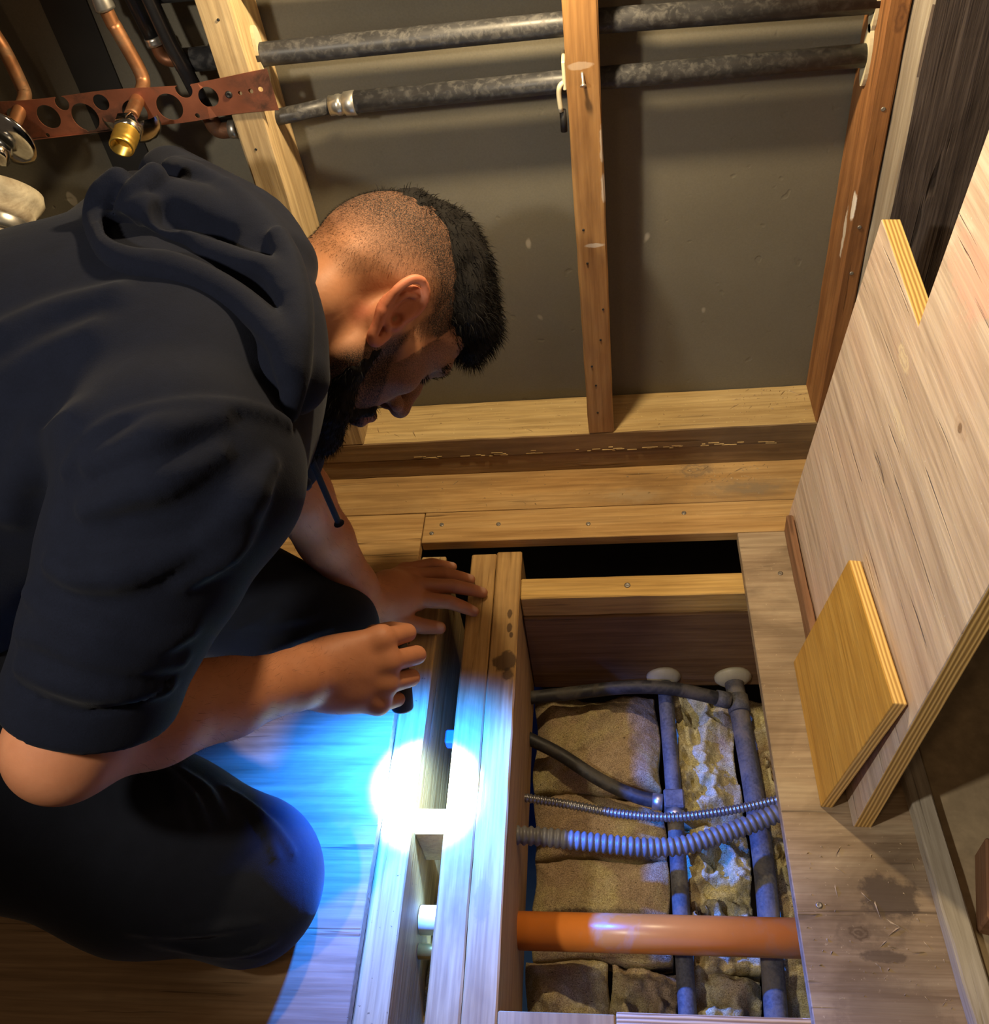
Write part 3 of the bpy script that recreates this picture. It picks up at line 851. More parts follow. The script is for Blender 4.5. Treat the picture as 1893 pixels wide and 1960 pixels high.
# ================================================================== PERSON: a small signed-distance modeller
def seg_d(X, Y, Z, a, b, ra, rb):
    """distance to a tapering limb from a to b"""
    a, b = np.asarray(a, np.float32), np.asarray(b, np.float32)
    d = b - a
    L2 = float(d @ d) + 1e-9
    px, py, pz = X - a[0], Y - a[1], Z - a[2]
    t = np.clip((px * d[0] + py * d[1] + pz * d[2]) / L2, 0, 1)
    return np.sqrt((px - t * d[0]) ** 2 + (py - t * d[1]) ** 2 + (pz - t * d[2]) ** 2) - (ra + t * (rb - ra))


def ell_d(X, Y, Z, c, r, R=None):
    px, py, pz = X - c[0], Y - c[1], Z - c[2]
    if R is not None:
        R = np.asarray(R, np.float32)            # rows: the ellipsoid's own axes
        px, py, pz = (R[i][0] * px + R[i][1] * py + R[i][2] * pz for i in range(3))
    k0 = np.sqrt((px / r[0]) ** 2 + (py / r[1]) ** 2 + (pz / r[2]) ** 2)
    k1 = np.sqrt((px / r[0] ** 2) ** 2 + (py / r[1] ** 2) ** 2 + (pz / r[2] ** 2) ** 2) + 1e-9
    return k0 * (k0 - 1) / k1


def smin(a, b, k):
    if k <= 0: return np.minimum(a, b)
    h = np.clip(.5 + .5 * (b - a) / k, 0, 1)
    return b + (a - b) * h - k * h * (1 - h)


class Field:
    def __init__(s, lo, hi, h):
        s.lo, s.h = np.array(lo, np.float32), h
        n = np.ceil((np.array(hi) - lo) / h).astype(int) + 1
        s.ax = [(s.lo[i] + h * np.arange(n[i])).astype(np.float32) for i in range(3)]
        s.D = np.full(n, 1e3, np.float32)

    def sub(s, lo, hi):
        sl = []
        for i in range(3):
            a = int(np.clip(np.floor((lo[i] - s.lo[i]) / s.h), 0, len(s.ax[i])))
            b = int(np.clip(np.ceil((hi[i] - s.lo[i]) / s.h) + 1, 0, len(s.ax[i])))
            sl.append(slice(a, b))
        return tuple(sl), s.ax[0][sl[0]][:, None, None], s.ax[1][sl[1]][None, :, None], s.ax[2][sl[2]][None, None, :]

    def _do(s, lo, hi, f, k, mode):
        sl, X, Y, Z = s.sub(lo, hi)
        if 0 in s.D[sl].shape: return
        d = f(X, Y, Z)
        if mode == 'add': s.D[sl] = smin(s.D[sl], d, k)
        elif mode == 'cut': s.D[sl] = -smin(-s.D[sl], d, k)
        else: s.D[sl] = s.D[sl] + d

    def limb(s, a, b, ra, rb=None, k=10, mode='add'):
        rb = ra if rb is None else rb
        m = max(ra, rb) + k + 3 * s.h
        s._do(np.minimum(a, b) - m, np.maximum(a, b) + m, lambda X, Y, Z: seg_d(X, Y, Z, a, b, ra, rb), k, mode)

    def chain(s, pts, rad, k=10, mode='add'):
        rad = [rad] * len(pts) if np.isscalar(rad) else rad
        for i in range(len(pts) - 1):
            s.limb(np.array(pts[i], float), np.array(pts[i + 1], float), rad[i], rad[i + 1], k, mode)

    def chain1(s, pts, rad, k=10, mode='add'):
        """like chain, but the pieces meet hard with each other and only blend with what was there"""
        pts = np.array(pts, float)
        rad = np.full(len(pts), rad, float) if np.isscalar(rad) else np.array(rad, float)
        m = rad.max() + k + 3 * s.h
        def f(X, Y, Z):
            d = None
            for i in range(len(pts) - 1):
                q = seg_d(X, Y, Z, pts[i], pts[i + 1], rad[i], rad[i + 1])
                d = q if d is None else np.minimum(d, q)
            return d
        s._do(pts.min(0) - m, pts.max(0) + m, f, k, mode)

    def ball(s, c, r, R=None, k=10, mode='add'):
        r = (r, r, r) if np.isscalar(r) else r
        c = np.array(c, float)
        m = max(r) + k + 3 * s.h
        s._do(c - m, c + m, lambda X, Y, Z: ell_d(X, Y, Z, c, r, R), k, mode)

    def plane(s, p, n, k=2):
        """cut away what lies beyond the plane"""
        n = np.array(n, float) / np.linalg.norm(n)
        f = lambda X, Y, Z: -((X - p[0]) * n[0] + (Y - p[1]) * n[1] + (Z - p[2]) * n[2])
        s._do(s.lo, s.lo + s.h * np.array(s.D.shape), f, k, 'cut')

    def mesh(s):
        D, h = s.D, s.h
        S = D < 0
        c = np.zeros(tuple(n - 1 for n in D.shape), np.int8)
        offs = [(i, j, k) for i in (0, 1) for j in (0, 1) for k in (0, 1)]
        n0, n1, n2 = c.shape
        for i, j, k in offs: c += S[i:i + n0, j:j + n1, k:k + n2]
        act = (c > 0) & (c < 8)
        idx = np.argwhere(act)
        ids = np.full(c.shape, -1, np.int64)
        ids[act] = np.arange(len(idx))
        acc, cnt = np.zeros((len(idx), 3)), np.zeros(len(idx))
        val = {o: D[idx[:, 0] + o[0], idx[:, 1] + o[1], idx[:, 2] + o[2]] for o in offs}
        for a in offs:
            for ax in range(3):
                if a[ax]: continue
                b = tuple(1 if i == ax else a[i] for i in range(3))
                m = (val[a] < 0) != (val[b] < 0)
                t = val[a][m] / (val[a][m] - val[b][m])
                p = np.tile(np.array(a, float), (m.sum(), 1))
                p[:, ax] = t
                acc[m] += p
                cnt[m] += 1
        V = s.lo + h * (idx + acc / cnt[:, None])
        F = []
        for ax in range(3):
            u, v = (ax + 1) % 3, (ax + 2) % 3
            sl0 = [slice(None)] * 3; sl1 = [slice(None)] * 3
            sl0[ax], sl1[ax] = slice(0, -1), slice(1, None)
            for w in (u, v): sl0[w] = sl1[w] = slice(1, -1)
            A, B = S[tuple(sl0)], S[tuple(sl1)]
            for flip, m in ((False, A & ~B), (True, ~A & B)):
                e = np.argwhere(m)
                if not len(e): continue
                e[:, u] += 1; e[:, v] += 1
                q = []
                for du, dv in ((-1, -1), (0, -1), (0, 0), (-1, 0)):
                    g = e.copy(); g[:, u] += du; g[:, v] += dv
                    q.append(ids[g[:, 0], g[:, 1], g[:, 2]])
                q = np.stack(q, 1)
                F.append(q[:, ::-1] if flip else q)
        return V, np.concatenate(F)

    def at(s, P):
        """trilinear value at points (n,3)"""
        q = (np.asarray(P, float) - s.lo) / s.h
        q = np.clip(q, 0, np.array(s.D.shape) - 1.001)
        i = np.floor(q).astype(int); f = q - i
        o = 0
        for a in (0, 1):
            for b in (0, 1):
                for c in (0, 1):
                    w = (f[:, 0] if a else 1 - f[:, 0]) * (f[:, 1] if b else 1 - f[:, 1]) * (f[:, 2] if c else 1 - f[:, 2])
                    o = o + w * s.D[i[:, 0] + a, i[:, 1] + b, i[:, 2] + c]
        return o

    def grad(s, P):
        e = s.h
        return np.stack([s.at(P + e * np.eye(3)[i]) - s.at(P - e * np.eye(3)[i]) for i in range(3)], 1)


def smooth_mesh(V, F, n=1, lam=.5):
    for _ in range(n):
        A, c = np.zeros_like(V), np.zeros(len(V))
        for i in range(4):
            for j in ((i + 1) % 4, (i + 3) % 4):
                np.add.at(A, F[:, i], V[F[:, j]])
                np.add.at(c, F[:, i], 1)
        V = V + lam * (A / np.maximum(c, 1)[:, None] - V)
    return V
# ------------------------------------------------------------------ person: joints (mm, world)
HP = np.array((-230., -356., 498.))                      # between the ear canals
HF, HL, HU = (np.array(v) / np.linalg.norm(v) for v in ((.297, -.269, -.916), (-.614, .681, -.399), (.731, .681, .037)))
HM = np.stack([HF, HL, HU], 1)                           # head frame: forward, left, up


def h2w(p): return HP + np.asarray(p, float) @ HM.T
def w2h(p): return (np.asarray(p, float) - HP) @ HM


SM = np.array((-375., -455., 525.))                      # between the shoulders
MB = np.array((-585., -462., 490.))                      # middle of the back
PV = np.array((-750., -525., 350.))                      # pelvis
LT = np.array((-.30, .93, -.20)); LT /= np.linalg.norm(LT)   # towards the left shoulder
SHR, SHL = np.array((-312., -640., 555.)), np.array((-455., -285., 530.))
ELR, WRR = np.array((-426., -791., 409.)), np.array((-301., -622., 241.))
ELL, WRL = np.array((-380., -372., 335.)), np.array((-321., -398., 76.))
NECK0, NECK1 = h2w((-22, 0, -38)), np.array((-350., -445., 520.))

person = empty('person', (-500, -600, 0), 'bearded man in a black hoodie kneeling over the floor opening with a torch', 'person')


def finish(name, V, F, mats, parent, smooth=True, base=None):
    base = np.array(parent.matrix_world.translation) / K if base is None else base
    me = bpy.data.meshes.new(name)
    me.from_pydata(((V - np.array((-500., -600., 0))) * K).tolist(), [], F.tolist())
    o = bpy.data.objects.new(name, me)
    for m in mats: me.materials.append(m)
    C.objects.link(o)
    o.parent = parent
    if smooth: me.polygons.foreach_set('use_smooth', [True] * len(me.polygons))
    return o


# ------------------------------------------------------------------ head and neck, in the head's own frame
def head_field():
    f = Field((-150, -105, -165), (125, 105, 145), 1.9)
    nk = w2h(NECK1)
    f.ball((-8, 0, 50), (94, 74, 84), k=0)                                   # skull
    f.ball((-30, 0, 30), (68, 70, 62), k=20)                                 # back of the head
    f.ball((40, 0, 20), (44, 62, 70), k=25)                                  # forehead and temples
    f.ball((44, 0, -38), (42, 50, 62), k=25)                                 # face
    for s in (-1, 1):
        f.chain([(8, s * 56, -20), (14, s * 56, -58), (48, s * 36, -88), (74, s * 12, -100)], [18, 17, 17, 16], k=16)   # jaw
        f.ball((60, s * 42, -8), (20, 18, 16), k=16)                         # cheekbone
        f.chain([(40, s * 56, 0), (10, s * 64, 0)], [11, 9], k=14)           # zygomatic arch
        f.chain([(83, s * 8, 36), (80, s * 26, 41), (68, s * 44, 34)], [9, 10, 8], k=9)   # brow
        f.ball((88, s * 31, 19), (13, 17, 10), k=9, mode='cut')              # eye socket
        f.ball((66, s * 31, 19), 14.6, k=4)                                  # lids over the eyeball
        f.chain([(77, s * 20, 15), (81.5, s * 31, 13.5), (76, s * 43, 17)], [1.2, 1.6, 1.0], k=2.0, mode='cut')   # the lid opening
        f.chain([(-60, s * 46, -10), (-45, s * 52, -60), (-30, s * 50, -110)], [22, 20, 24], k=25)   # neck tendons
        f.ball((-2, s * 70, -4), (16, 8, 22), k=10)
    f.limb(np.array((-25., 0, -35)), nk, 56, 66, k=30)                       # neck
    f.limb(np.array((10., 0, -70)), nk + (40, 0, -10), 40, 52, k=30)         # throat
    f.chain([(84, 0, 30), (94, 0, 10), (104, 0, -10)], [8, 8.5, 10.5], k=8)  # nose
    f.ball((104, 0, -13), (10, 11, 9), k=6)
    for s in (-1, 1):
        f.ball((92, s * 13, -18), (11, 7.5, 8.5), k=5)
        f.ball((94, s * 8.5, -26), (6.5, 4.2, 7), k=2, mode='cut')
    f.chain([(78, -22, -52), (92, -7, -47), (92, 7, -47), (78, 22, -52)], [4, 6, 6, 4], k=5)
    f.chain([(77, -20, -57), (90, -7, -59), (90, 7, -59), (77, 20, -57)], [4, 6.5, 6.5, 4], k=5)
    f.chain([(80, -20, -54), (95, 0, -53), (80, 20, -54)], 1.6, k=2.5, mode='cut')
    f.ball((80, 0, -92), (15, 20, 16), k=12)
    for s in (-1, 1):                                                        # ears
        q = lambda a, b, c: (a - .22 * c - .35 * b * 0, s * (72 + b), c)
        f.ball(q(-4, 2, 4), (13, 6, 22), k=6)
        rim = [q(8, 3, 4), q(10, 7, 20), q(4, 12, 33), q(-9, 15, 36), q(-20, 17, 26), q(-23, 16, 8), q(-18, 13, -10), q(-9, 9, -24), q(-3, 7, -33), q(4, 5, -30), q(6, 3, -18)]
        f.ball(q(-8, 9, 6), (17, 5, 28), k=4)
        f.ball(q(-5, 15, 5), (11, 6, 20), k=3, mode='cut')
        f.ball(q(-6, 14, 22), (9, 4, 9), k=3, mode='cut')
        f.chain1(catmull(rim, 4), [4.0] * 13 + [4.6] * 12 + [5.4] * 16, k=2.0)
        f.chain1(catmull([q(-4, 12, 24), q(-12, 14, 14), q(-13, 13, 0), q(-8, 11, -12), q(2, 8, -15)], 4), 2.8, k=2.5)
        f.ball(q(6, 6, -4), (4, 4, 7), k=3)
        f.ball(q(0, 10, -3), (5, 6, 7), k=3, mode='cut')
    return f


HEAD = head_field()


def fingers(f, chains, k=2.2):
    for pts, r in chains: f.chain1(pts, r, k)


def arm_r_field():
    pts = [ELR, WRR]
    f = Field((-500, -860, 110), (-150, -520, 470), 1.9)
    U = (WRR - ELR) / np.linalg.norm(WRR - ELR)
    side = np.cross(U, (0, 0, 1)); side /= np.linalg.norm(side)
    f.limb(SHR, ELR, 52, 43, k=0)
    f.ball(ELR + (-8, -6, -6), 42, k=12)
    f.chain([ELR, ELR + U * 80, ELR + U * 160, WRR - U * 25, WRR + U * 8], [42, 41, 36, 29, 28], k=14)
    f.limb(ELR + U * 20 + (10, 6, 20), ELR + U * 130 + (4, 3, 8), 34, 30, k=18)
    P = np.array((-231., -598., 212.))
    e2 = np.array((-.03, -.66, -.75)); e2 /= np.linalg.norm(e2)
    e1 = P - WRR; e1 -= e2 * (e1 @ e2); e1 /= np.linalg.norm(e1)
    e3 = np.cross(e1, e2)
    T = lambda a, b, c: P + e1 * a + e2 * b + e3 * c
    mcp = [T(-4, -33, 3), T(1, -9, -1), T(-2, 15, 0), T(-10, 37, 4)]
    for m, r in zip(mcp, (14, 14, 13.5, 12.5)):
        f.limb(WRR + (m - P) * .35 + e3 * 4, m + e3 * 6, 20, r, k=14)
    f.ball(T(-45, 0, 8), (46, 36, 20), np.stack([e1, e2, e3]), k=14)
    f.ball(T(-46, 24, 12), (36, 15, 17), np.stack([e1, e2, e3]), k=18)          # heel of the hand, little-finger side
    f.ball(T(-50, -22, 22), (34, 15, 18), np.stack([e1, e2, e3]), k=12)         # ball of the thumb
    for m, r in zip(mcp, (13.5, 13.5, 12.5, 11.5)):
        f.ball(m - e3 * .5, r * .9, k=12)
    lens = [(44, 28, 22), (47, 30, 23), (43, 28, 22), (34, 21, 20)]
    rad = [(12.2, 10.6, 9.6, 8.2), (12.2, 10.6, 9.6, 8.4), (11.6, 10, 9, 8), (10.4, 9, 8.2, 7.2)]
    drop = [2, 3, 4, 4]
    ch = []
    for i in range(4):
        a = math.radians((38, 34, 36, 40)[i])
        p1 = mcp[i] + lens[i][0] * (e1 * math.cos(a) + e3 * math.sin(a)) + e2 * drop[i]
        b = math.radians((115, 118, 118, 120)[i])
        p2 = p1 + lens[i][1] * (e1 * math.cos(b) + e3 * math.sin(b)) + e2 * drop[i] * .3
        c = math.radians(185)
        p3 = p2 + lens[i][2] * (e1 * math.cos(c) + e3 * math.sin(c))
        ch.append(([mcp[i], p1, p2, p3], rad[i]))
    th = [T(-60, -20, 26), T(-34, -20, 48), T(-4, -14, 60), T(20, -4, 60)]
    ch.append((th, (15, 12.5, 11, 9)))
    fingers(f, ch)
    return f, T, (e1, e2, e3)


ARM_R, HT, HE = arm_r_field()


def arm_l_field():
    f = Field((-500, -500, -30), (-160, -240, 380), 1.9)
    U = (WRL - ELL) / np.linalg.norm(WRL - ELL)
    f.limb(SHL, ELL, 50, 42, k=0)
    f.chain([ELL, ELL + U * 75, ELL + U * 150, WRL - U * 30, WRL + U * 6], [41, 40, 34, 28, 27], k=14)
    mcp = [np.array(p, float) for p in ((-262, -361, 28), (-263, -340, 33), (-274, -319, 29), (-288, -302, 22))]
    mid = sum(mcp) / 4
    for m, r in zip(mcp, (14, 13.5, 13, 12)):
        f.limb(WRL + (m - mid) * .3, m + (0, 0, -4), 20, r, k=12)
        f.ball(m, r * .92, k=6)
    f.ball((-300, -366, 46), (34, 36, 20), k=14)
    f.limb(np.array((-306., -392, 48)), np.array((-282., -386, 26)), 18, 16, k=12)
    ch = [([mcp[0], (-219, -360, 20), (-200, -358, 4), (-187, -357, -8)], (11.6, 10, 9, 7.6)),
          ([mcp[1], (-213, -336, 24), (-192, -330, 8), (-177, -323, -9)], (11.8, 10.2, 9.2, 7.8)),
          ([mcp[2], (-229, -311, 22), (-210, -304, 5), (-197, -298, -9)], (11.2, 9.8, 8.8, 7.6)),
          ([mcp[3], (-251, -286, 15), (-236, -278, 0), (-226, -272, -10)], (10.2, 8.8, 8, 7)),
          ([(-300, -398, 42), (-276, -396, 24), (-254, -391, 6), (-233, -385, -7)], (14, 12.5, 11.2, 9))]
    fingers(f, ch)
    return f


ARM_L = arm_l_field()


def core_field():
    """the trunk and legs inside the clothes"""
    f = Field((-900, -860, -20), (-200, -240, 680), 9)
    f.limb(SM, MB, 85, 95, k=0)
    f.limb(MB, PV, 95, 90, k=40)
    f.limb(SHR, SHL, 50, 50, k=40)
    f.limb(NECK1, SM, 50, 60, k=30)
    return f


CORE = core_field()


# ------------------------------------------------------------------ clothes
def torso_field(h=4.2):
    f = Field((-930, -900, -10), (-150, -200, 760), h)
    for s in (-1, 0, 1):
        a, b, c = SM + LT * s * 85, MB + LT * s * 88, PV + LT * s * 85
        f.chain([a, b, c], [112 - abs(s) * 8, 128 - abs(s) * 6, 135], k=60)
    f.ball(MB * .5 + SM * .5 + (0, 0, 12), (140, 160, 130), k=60)                  # the rounded upper back
    f.limb(SHR, SM, 90, 98, k=50)
    f.limb(SHL, SM, 92, 100, k=50)
    f.limb(SHL, ELL, 80, 66, k=40)                                                 # far sleeve
    return f


SLA = np.array((-318., -645., 560.))
SLU = (ELR - SLA) / np.linalg.norm(ELR - SLA)


def sleeve_field(h=4.2):
    f = Field((-930, -900, -10), (-150, -200, 760), h)
    A, U = SLA, SLU
    f.chain([A, A + U * 70 + (2, -2, 0), A + U * 140 + (4, 0, 4), A + U * 205 + (4, 2, 4), ELR + U * 10], [90, 76, 66, 60, 54], k=20)
    f.ball(ELR - U * 24 + (22, 20, 2), (52, 52, 46), k=20)                          # cloth bunched in the crook
    n = U * .92 + np.array((.10, .12, -.16))
    f.plane(ELR - U * 30, n, k=6)
    return f


def trousers_field(h=4.5):
    f = Field((-930, -900, -12), (-240, -300, 480), h)
    K, HPR = np.array((-392., -768., 82.)), np.array((-735., -655., 300.))
    f.ball(PV + (0, 0, -20), (150, 180, 140), k=0)
    f.chain([HPR, (-600, -735, 215), (-480, -765, 135), K], [125, 108, 98, 82], k=30)
    f.chain([K + (-5, 2, -4), (-440, -770, 58), (-560, -735, 62), (-720, -650, 62)], [76, 62, 58, 50], k=20)   # shin, folded under
    f.ball(K + (8, -14, -8), (66, 72, 70), k=25)
    KL, HPL = np.array((-362., -452., 84.)), np.array((-745., -440., 330.))
    f.chain([HPL, (-560, -440, 215), KL], [120, 95, 68], k=30)
    f.chain([KL, (-480, -450, 55), (-720, -500, 60)], [64, 55, 50], k=20)
    f.plane((0, 0, 1.0), (0, 0, -1))
    return f


NAILS = [((-228, -388, 3), (0, 0, 1), 7), ((-183, -356, 0), (0, 0, 1), 6), ((-176, -323, -1), (0, 0, 1), 6), ((-196, -298, -1), (0, 0, 1), 6), ((-226, -271, -3), (0, 0, 1), 5.5)]

# cloth folds: crest lines on the garments (mm)
FOLD = {
    'hoodbase': [[(-405, -378, 644), (-355, -397, 640), (-316, -400, 622), (-278, -441, 607), (-252, -504, 594), (-240, -562, 584)], [(-417, -274, 619), (-350, -345, 626), (-305, -372, 612), (-272, -425, 604)]],
    'seam': [[(-362, -697, 617), (-345, -691, 632), (-326, -681, 642), (-301, -673, 645), (-277, -662, 641), (-251, -647, 626), (-234, -631, 602), (-228, -624, 587)]],
    'sleeve': [[(-345, -721, 602), (-310, -717, 614), (-278, -705, 616), (-255, -684, 614)], [(-379, -741, 569), (-355, -751, 568), (-327, -748, 567), (-294, -736, 567), (-262, -717, 568)], [(-406, -746, 543), (-376, -767, 542), (-349, -772, 532), (-315, -766, 509), (-300, -753, 500)], [(-414, -767, 524), (-387, -775, 529), (-358, -781, 521), (-329, -778, 502), (-312, -762, 478)], [(-415, -785, 507), (-383, -795, 506), (-346, -792, 488), (-325, -776, 462)], [(-337, -702, 626), (-304, -696, 635), (-280, -681, 636), (-256, -661, 628)], [(-267, -720, 572), (-243, -697, 581), (-229, -667, 586)], [(-291, -740, 545), (-262, -719, 554), (-239, -695, 572)]],
    'cuff': [[(-418, -796, 495), (-387, -807, 487), (-363, -804, 475), (-339, -791, 469), (-322, -774, 470)]],
    'back': [[(-451, -563, 645), (-416, -545, 649), (-368, -536, 654)], [(-445, -598, 625), (-416, -584, 635), (-375, -576, 646)], [(-435, -646, 572), (-411, -644, 593), (-355, -667, 640)], [(-465, -659, 539), (-444, -646, 572), (-423, -632, 597)]],
    'knee': [[(-440, -724, 226), (-423, -745, 220), (-407, -775, 210)], [(-433, -724, 221), (-410, -744, 210), (-393, -768, 195)], [(-429, -716, 213), (-404, -730, 198), (-382, -753, 182)], [(-391, -719, 177), (-361, -737, 156), (-336, -773, 143)], [(-382, -721, 167), (-350, -743, 148), (-324, -765, 129)], [(-450, -858, 173), (-415, -850, 147), (-374, -838, 130), (-348, -831, 122)], [(-438, -859, 151), (-407, -854, 110), (-360, -850, 100), (-338, -838, 92)]],
    'lknee': [[(-438, -490, 217), (-417, -469, 213)], [(-432, -514, 179), (-389, -487, 180)], [(-411, -507, 173), (-353, -481, 154)], [(-465, -518, 111), (-393, -516, 143), (-336, -487, 140)]],
    'H1': [[(-405, -395, 680), (-420, -403, 671), (-427, -410, 658), (-419, -428, 653), (-390, -471, 656), (-362, -495, 655), (-331, -502, 652), (-299, -511, 641), (-266, -530, 628), (-235, -566, 623), (-227, -587, 611)]],
    'H2': [[(-371, -393, 682), (-386, -411, 674), (-398, -425, 657), (-378, -422, 666), (-350, -436, 654), (-322, -456, 643), (-286, -473, 637), (-256, -490, 637), (-237, -516, 630)]],
    'H3': [[(-357, -388, 680), (-349, -416, 673), (-350, -430, 663)], [(-382, -285, 632), (-329, -417, 667), (-327, -429, 655)]],
    'H4': [[(-326, -390, 671), (-354, -263, 608), (-312, -317, 618), (-267, -428, 645), (-258, -459, 641)]],
    'HE': [[(-258, -445, 642), (-244, -474, 635), (-230, -520, 627), (-222, -562, 619), (-224, -593, 600), (-231, -606, 583)]],
    'HD': [[(-401, -433, 654), (-384, -465, 656), (-360, -479, 655), (-344, -471, 652)], [(-354, -429, 664), (-334, -434, 651), (-313, -438, 644)], [(-321, -412, 665), (-310, -426, 652), (-306, -443, 644)]],
}


# ------------------------------------------------------------------ assembling the person
def attr(me, name, vals):
    a = me.attributes.new(name, 'FLOAT', 'POINT')
    a.data.foreach_set('value', np.asarray(vals, np.float32))


def sstep(x, a, b):
    t = np.clip((x - a) / (b - a + 1e-9), 0, 1)
    return t * t * (3 - 2 * t)


def hair_low(F): return np.interp(F, [-110, -85, -57, -46, -30, -8, 14, 20, 30, 48, 66, 90], [-24, -27, -31, 0, 24, 36, 30, 4, 4, 44, 62, 70])
def hair_high(F): return np.interp(F, [-110, -96, -67, -34, -5, 21, 44, 64, 90], [62, 72, 92, 93, 84, 60, 52, 66, 74])


def head_masks(Q):
    F_, L_, U_ = Q.T
    lo, hi = hair_low(F_), hair_high(F_)
    fade = .3 * sstep(U_, lo - 8, lo + 14) + .7 * sstep(U_, lo + 4, hi - 20)
    fade = np.where((np.abs(L_) > 66 + .0 * F_) & (F_ > -34) & (F_ < 14) & (U_ < 38) & (np.abs(L_) > 76), 0, fade)
    cheek = np.interp(F_, [8, 20, 30, 45, 62, 76, 90, 110], [-26, 12, -6, -18, -30, -38, -36, -36])
    back = np.interp(U_, [-130, -95, -60, -30, 10], [8, 2, 0, 12, 14])
    beard = sstep(cheek - U_, -7, 9) * sstep(F_ - back, -9, 12) * sstep(U_, -150, -118)
    lips = np.exp(-(((U_ + 53) / 7) ** 4)) * np.exp(-((L_ / 24) ** 4)) * (F_ > 76)
    nose = sstep(F_, 93, 99) * (U_ > -40)
    beard = beard * (1 - lips) * (1 - nose)
    return np.clip(np.maximum(fade, beard), 0, 1), lips


def skin_mat():
    t = NT('skin')
    v = t.coords(rand=False)
    n = t.noise(v, 28, 5, .6)
    c = t.ramp(n, [(.3, (.34, .145, .068)), (.7, (.44, .20, .10))])
    a = lambda nm: t.n('ShaderNodeAttribute', attribute_name=nm).outputs['Fac']
    red = a('ruddy')
    c = t.mix(t.math('MULTIPLY', red, .6), c, (.50, .13, .075))
    st = t.noise(v, 900, 2, .7)
    m = a('stubble')
    grain = t.ramp(st, [(.38, (0, 0, 0)), (.6, (1, 1, 1))])
    mm = t.math('MULTIPLY', m, t.math('ADD', t.math('MULTIPLY', grain, .45), .62), True)
    c = t.mix(mm, c, (.012, .008, .006))
    c = t.mix(a('nail'), c, (.58, .34, .25))
    t.l(c, t.b.inputs['Base Color'])
    t.l(t.math('ADD', t.math('MULTIPLY', m, .25), .58), t.b.inputs['Roughness'])
    t.b.inputs['Subsurface Weight'].default_value = .12
    t.b.inputs['Subsurface Radius'].default_value = (1.0, .35, .18)
    t.b.inputs['Subsurface Scale'].default_value = .006
    t.b.inputs['Specular IOR Level'].default_value = .32
    pores = t.noise(v, 420, 3, .6)
    t.bump(t.math('ADD', t.math('MULTIPLY', pores, .4), t.math('MULTIPLY', t.noise(v, 110, 3, .6), .7)), .22, .001)
    return t.m


def cloth_mat(name, col, sheen, scale=900):
    t = NT(name)
    v = t.coords(rand=False)
    n = t.noise(v, scale, 2, .6)
    b = t.noise(v, 40, 5, .6)
    c = t.mix(.5, t.ramp(n, [(.3, tuple(x * .7 for x in col)), (.7, tuple(x * 1.35 for x in col))]), t.ramp(b, [(.3, tuple(x * .8 for x in col)), (.7, tuple(x * 1.25 for x in col))]))
    t.l(c, t.b.inputs['Base Color'])
    t.set(Roughness=.92)
    t.b.inputs['Specular IOR Level'].default_value = .12
    t.b.inputs['Sheen Weight'].default_value = sheen
    t.b.inputs['Sheen Roughness'].default_value = .45
    t.bump(t.math('ADD', t.math('MULTIPLY', n, .35), b), .35, .0015)
    return t.m


M_SKIN = skin_mat()
M_CLOTH = cloth_mat('black_fleece', (.0038, .0052, .0120), .025)
M_TROUSER = cloth_mat('dark_trouser_cloth', (.0075, .009, .0145), .08, 1400)
M_HAIR = plain('black_hair', (.0075, .0065, .006), .8, spec=.1, var=.3)
M_ARMHAIR = plain('arm_hair', (.05, .03, .02), .5, spec=.3)
M_EYE = plain('eyeball', (.72, .74, .76), .08)
M_IRIS = plain('dark_iris', (.02, .01, .006), .1)
M_CORD = cloth_mat('navy_cord', (.012, .016, .028), .1)

# the body: head and neck, both arms with hands, and the trunk, in one mesh
Vs, Fs, St, Ru, Na = [], [], [], [], []
n0 = 0
for key, fld in (('head', HEAD), ('arm_r', ARM_R), ('arm_l', ARM_L), ('core', CORE)):
    V, F = fld.mesh()
    z = np.zeros(len(V))
    st, ru, na = z.copy(), z.copy(), z.copy()
    if key == 'head':
        V = smooth_mesh(V, F, 1, .4)
        st, lips = head_masks(V)
        ear = (np.abs(V[:, 1]) > 77) & (np.abs(V[:, 0] + 6) < 34) & (V[:, 2] > -44) & (V[:, 2] < 48)
        st[ear] = 0
        ru = np.where(ear, .8, 0) + .9 * np.exp(-(((V[:, 0] + 18) / 9) ** 2 + ((V[:, 2] + 26) / 12) ** 2)) * (V[:, 1] < 0) + .6 * lips + .3 * np.exp(-(((V[:, 0] - 106) / 14) ** 2 + ((V[:, 2] + 14) / 14) ** 2))
        V = h2w(V)
    elif key in ('arm_r', 'arm_l'):
        ru[:] = .25
    Vs.append(V); Fs.append(F + n0); n0 += len(V)
    St.append(st); Ru.append(ru); Na.append(na)
V = np.concatenate(Vs)
for c, nrm, r in NAILS:
    d = V - np.array(c)
    nrm = np.array(nrm) / np.linalg.norm(nrm)
    Na_ = np.exp(-(np.linalg.norm(d, axis=1) / r) ** 6)
    Na.append(Na_)
nail_m = np.zeros(len(V))
for x in Na[4:]: nail_m = np.maximum(nail_m, x)
body = finish('body', V, np.concatenate(Fs), [M_SKIN], person)
attr(body.data, 'stubble', np.concatenate(St)); attr(body.data, 'ruddy', np.clip(np.concatenate(Ru), 0, 1)); attr(body.data, 'nail', nail_m)

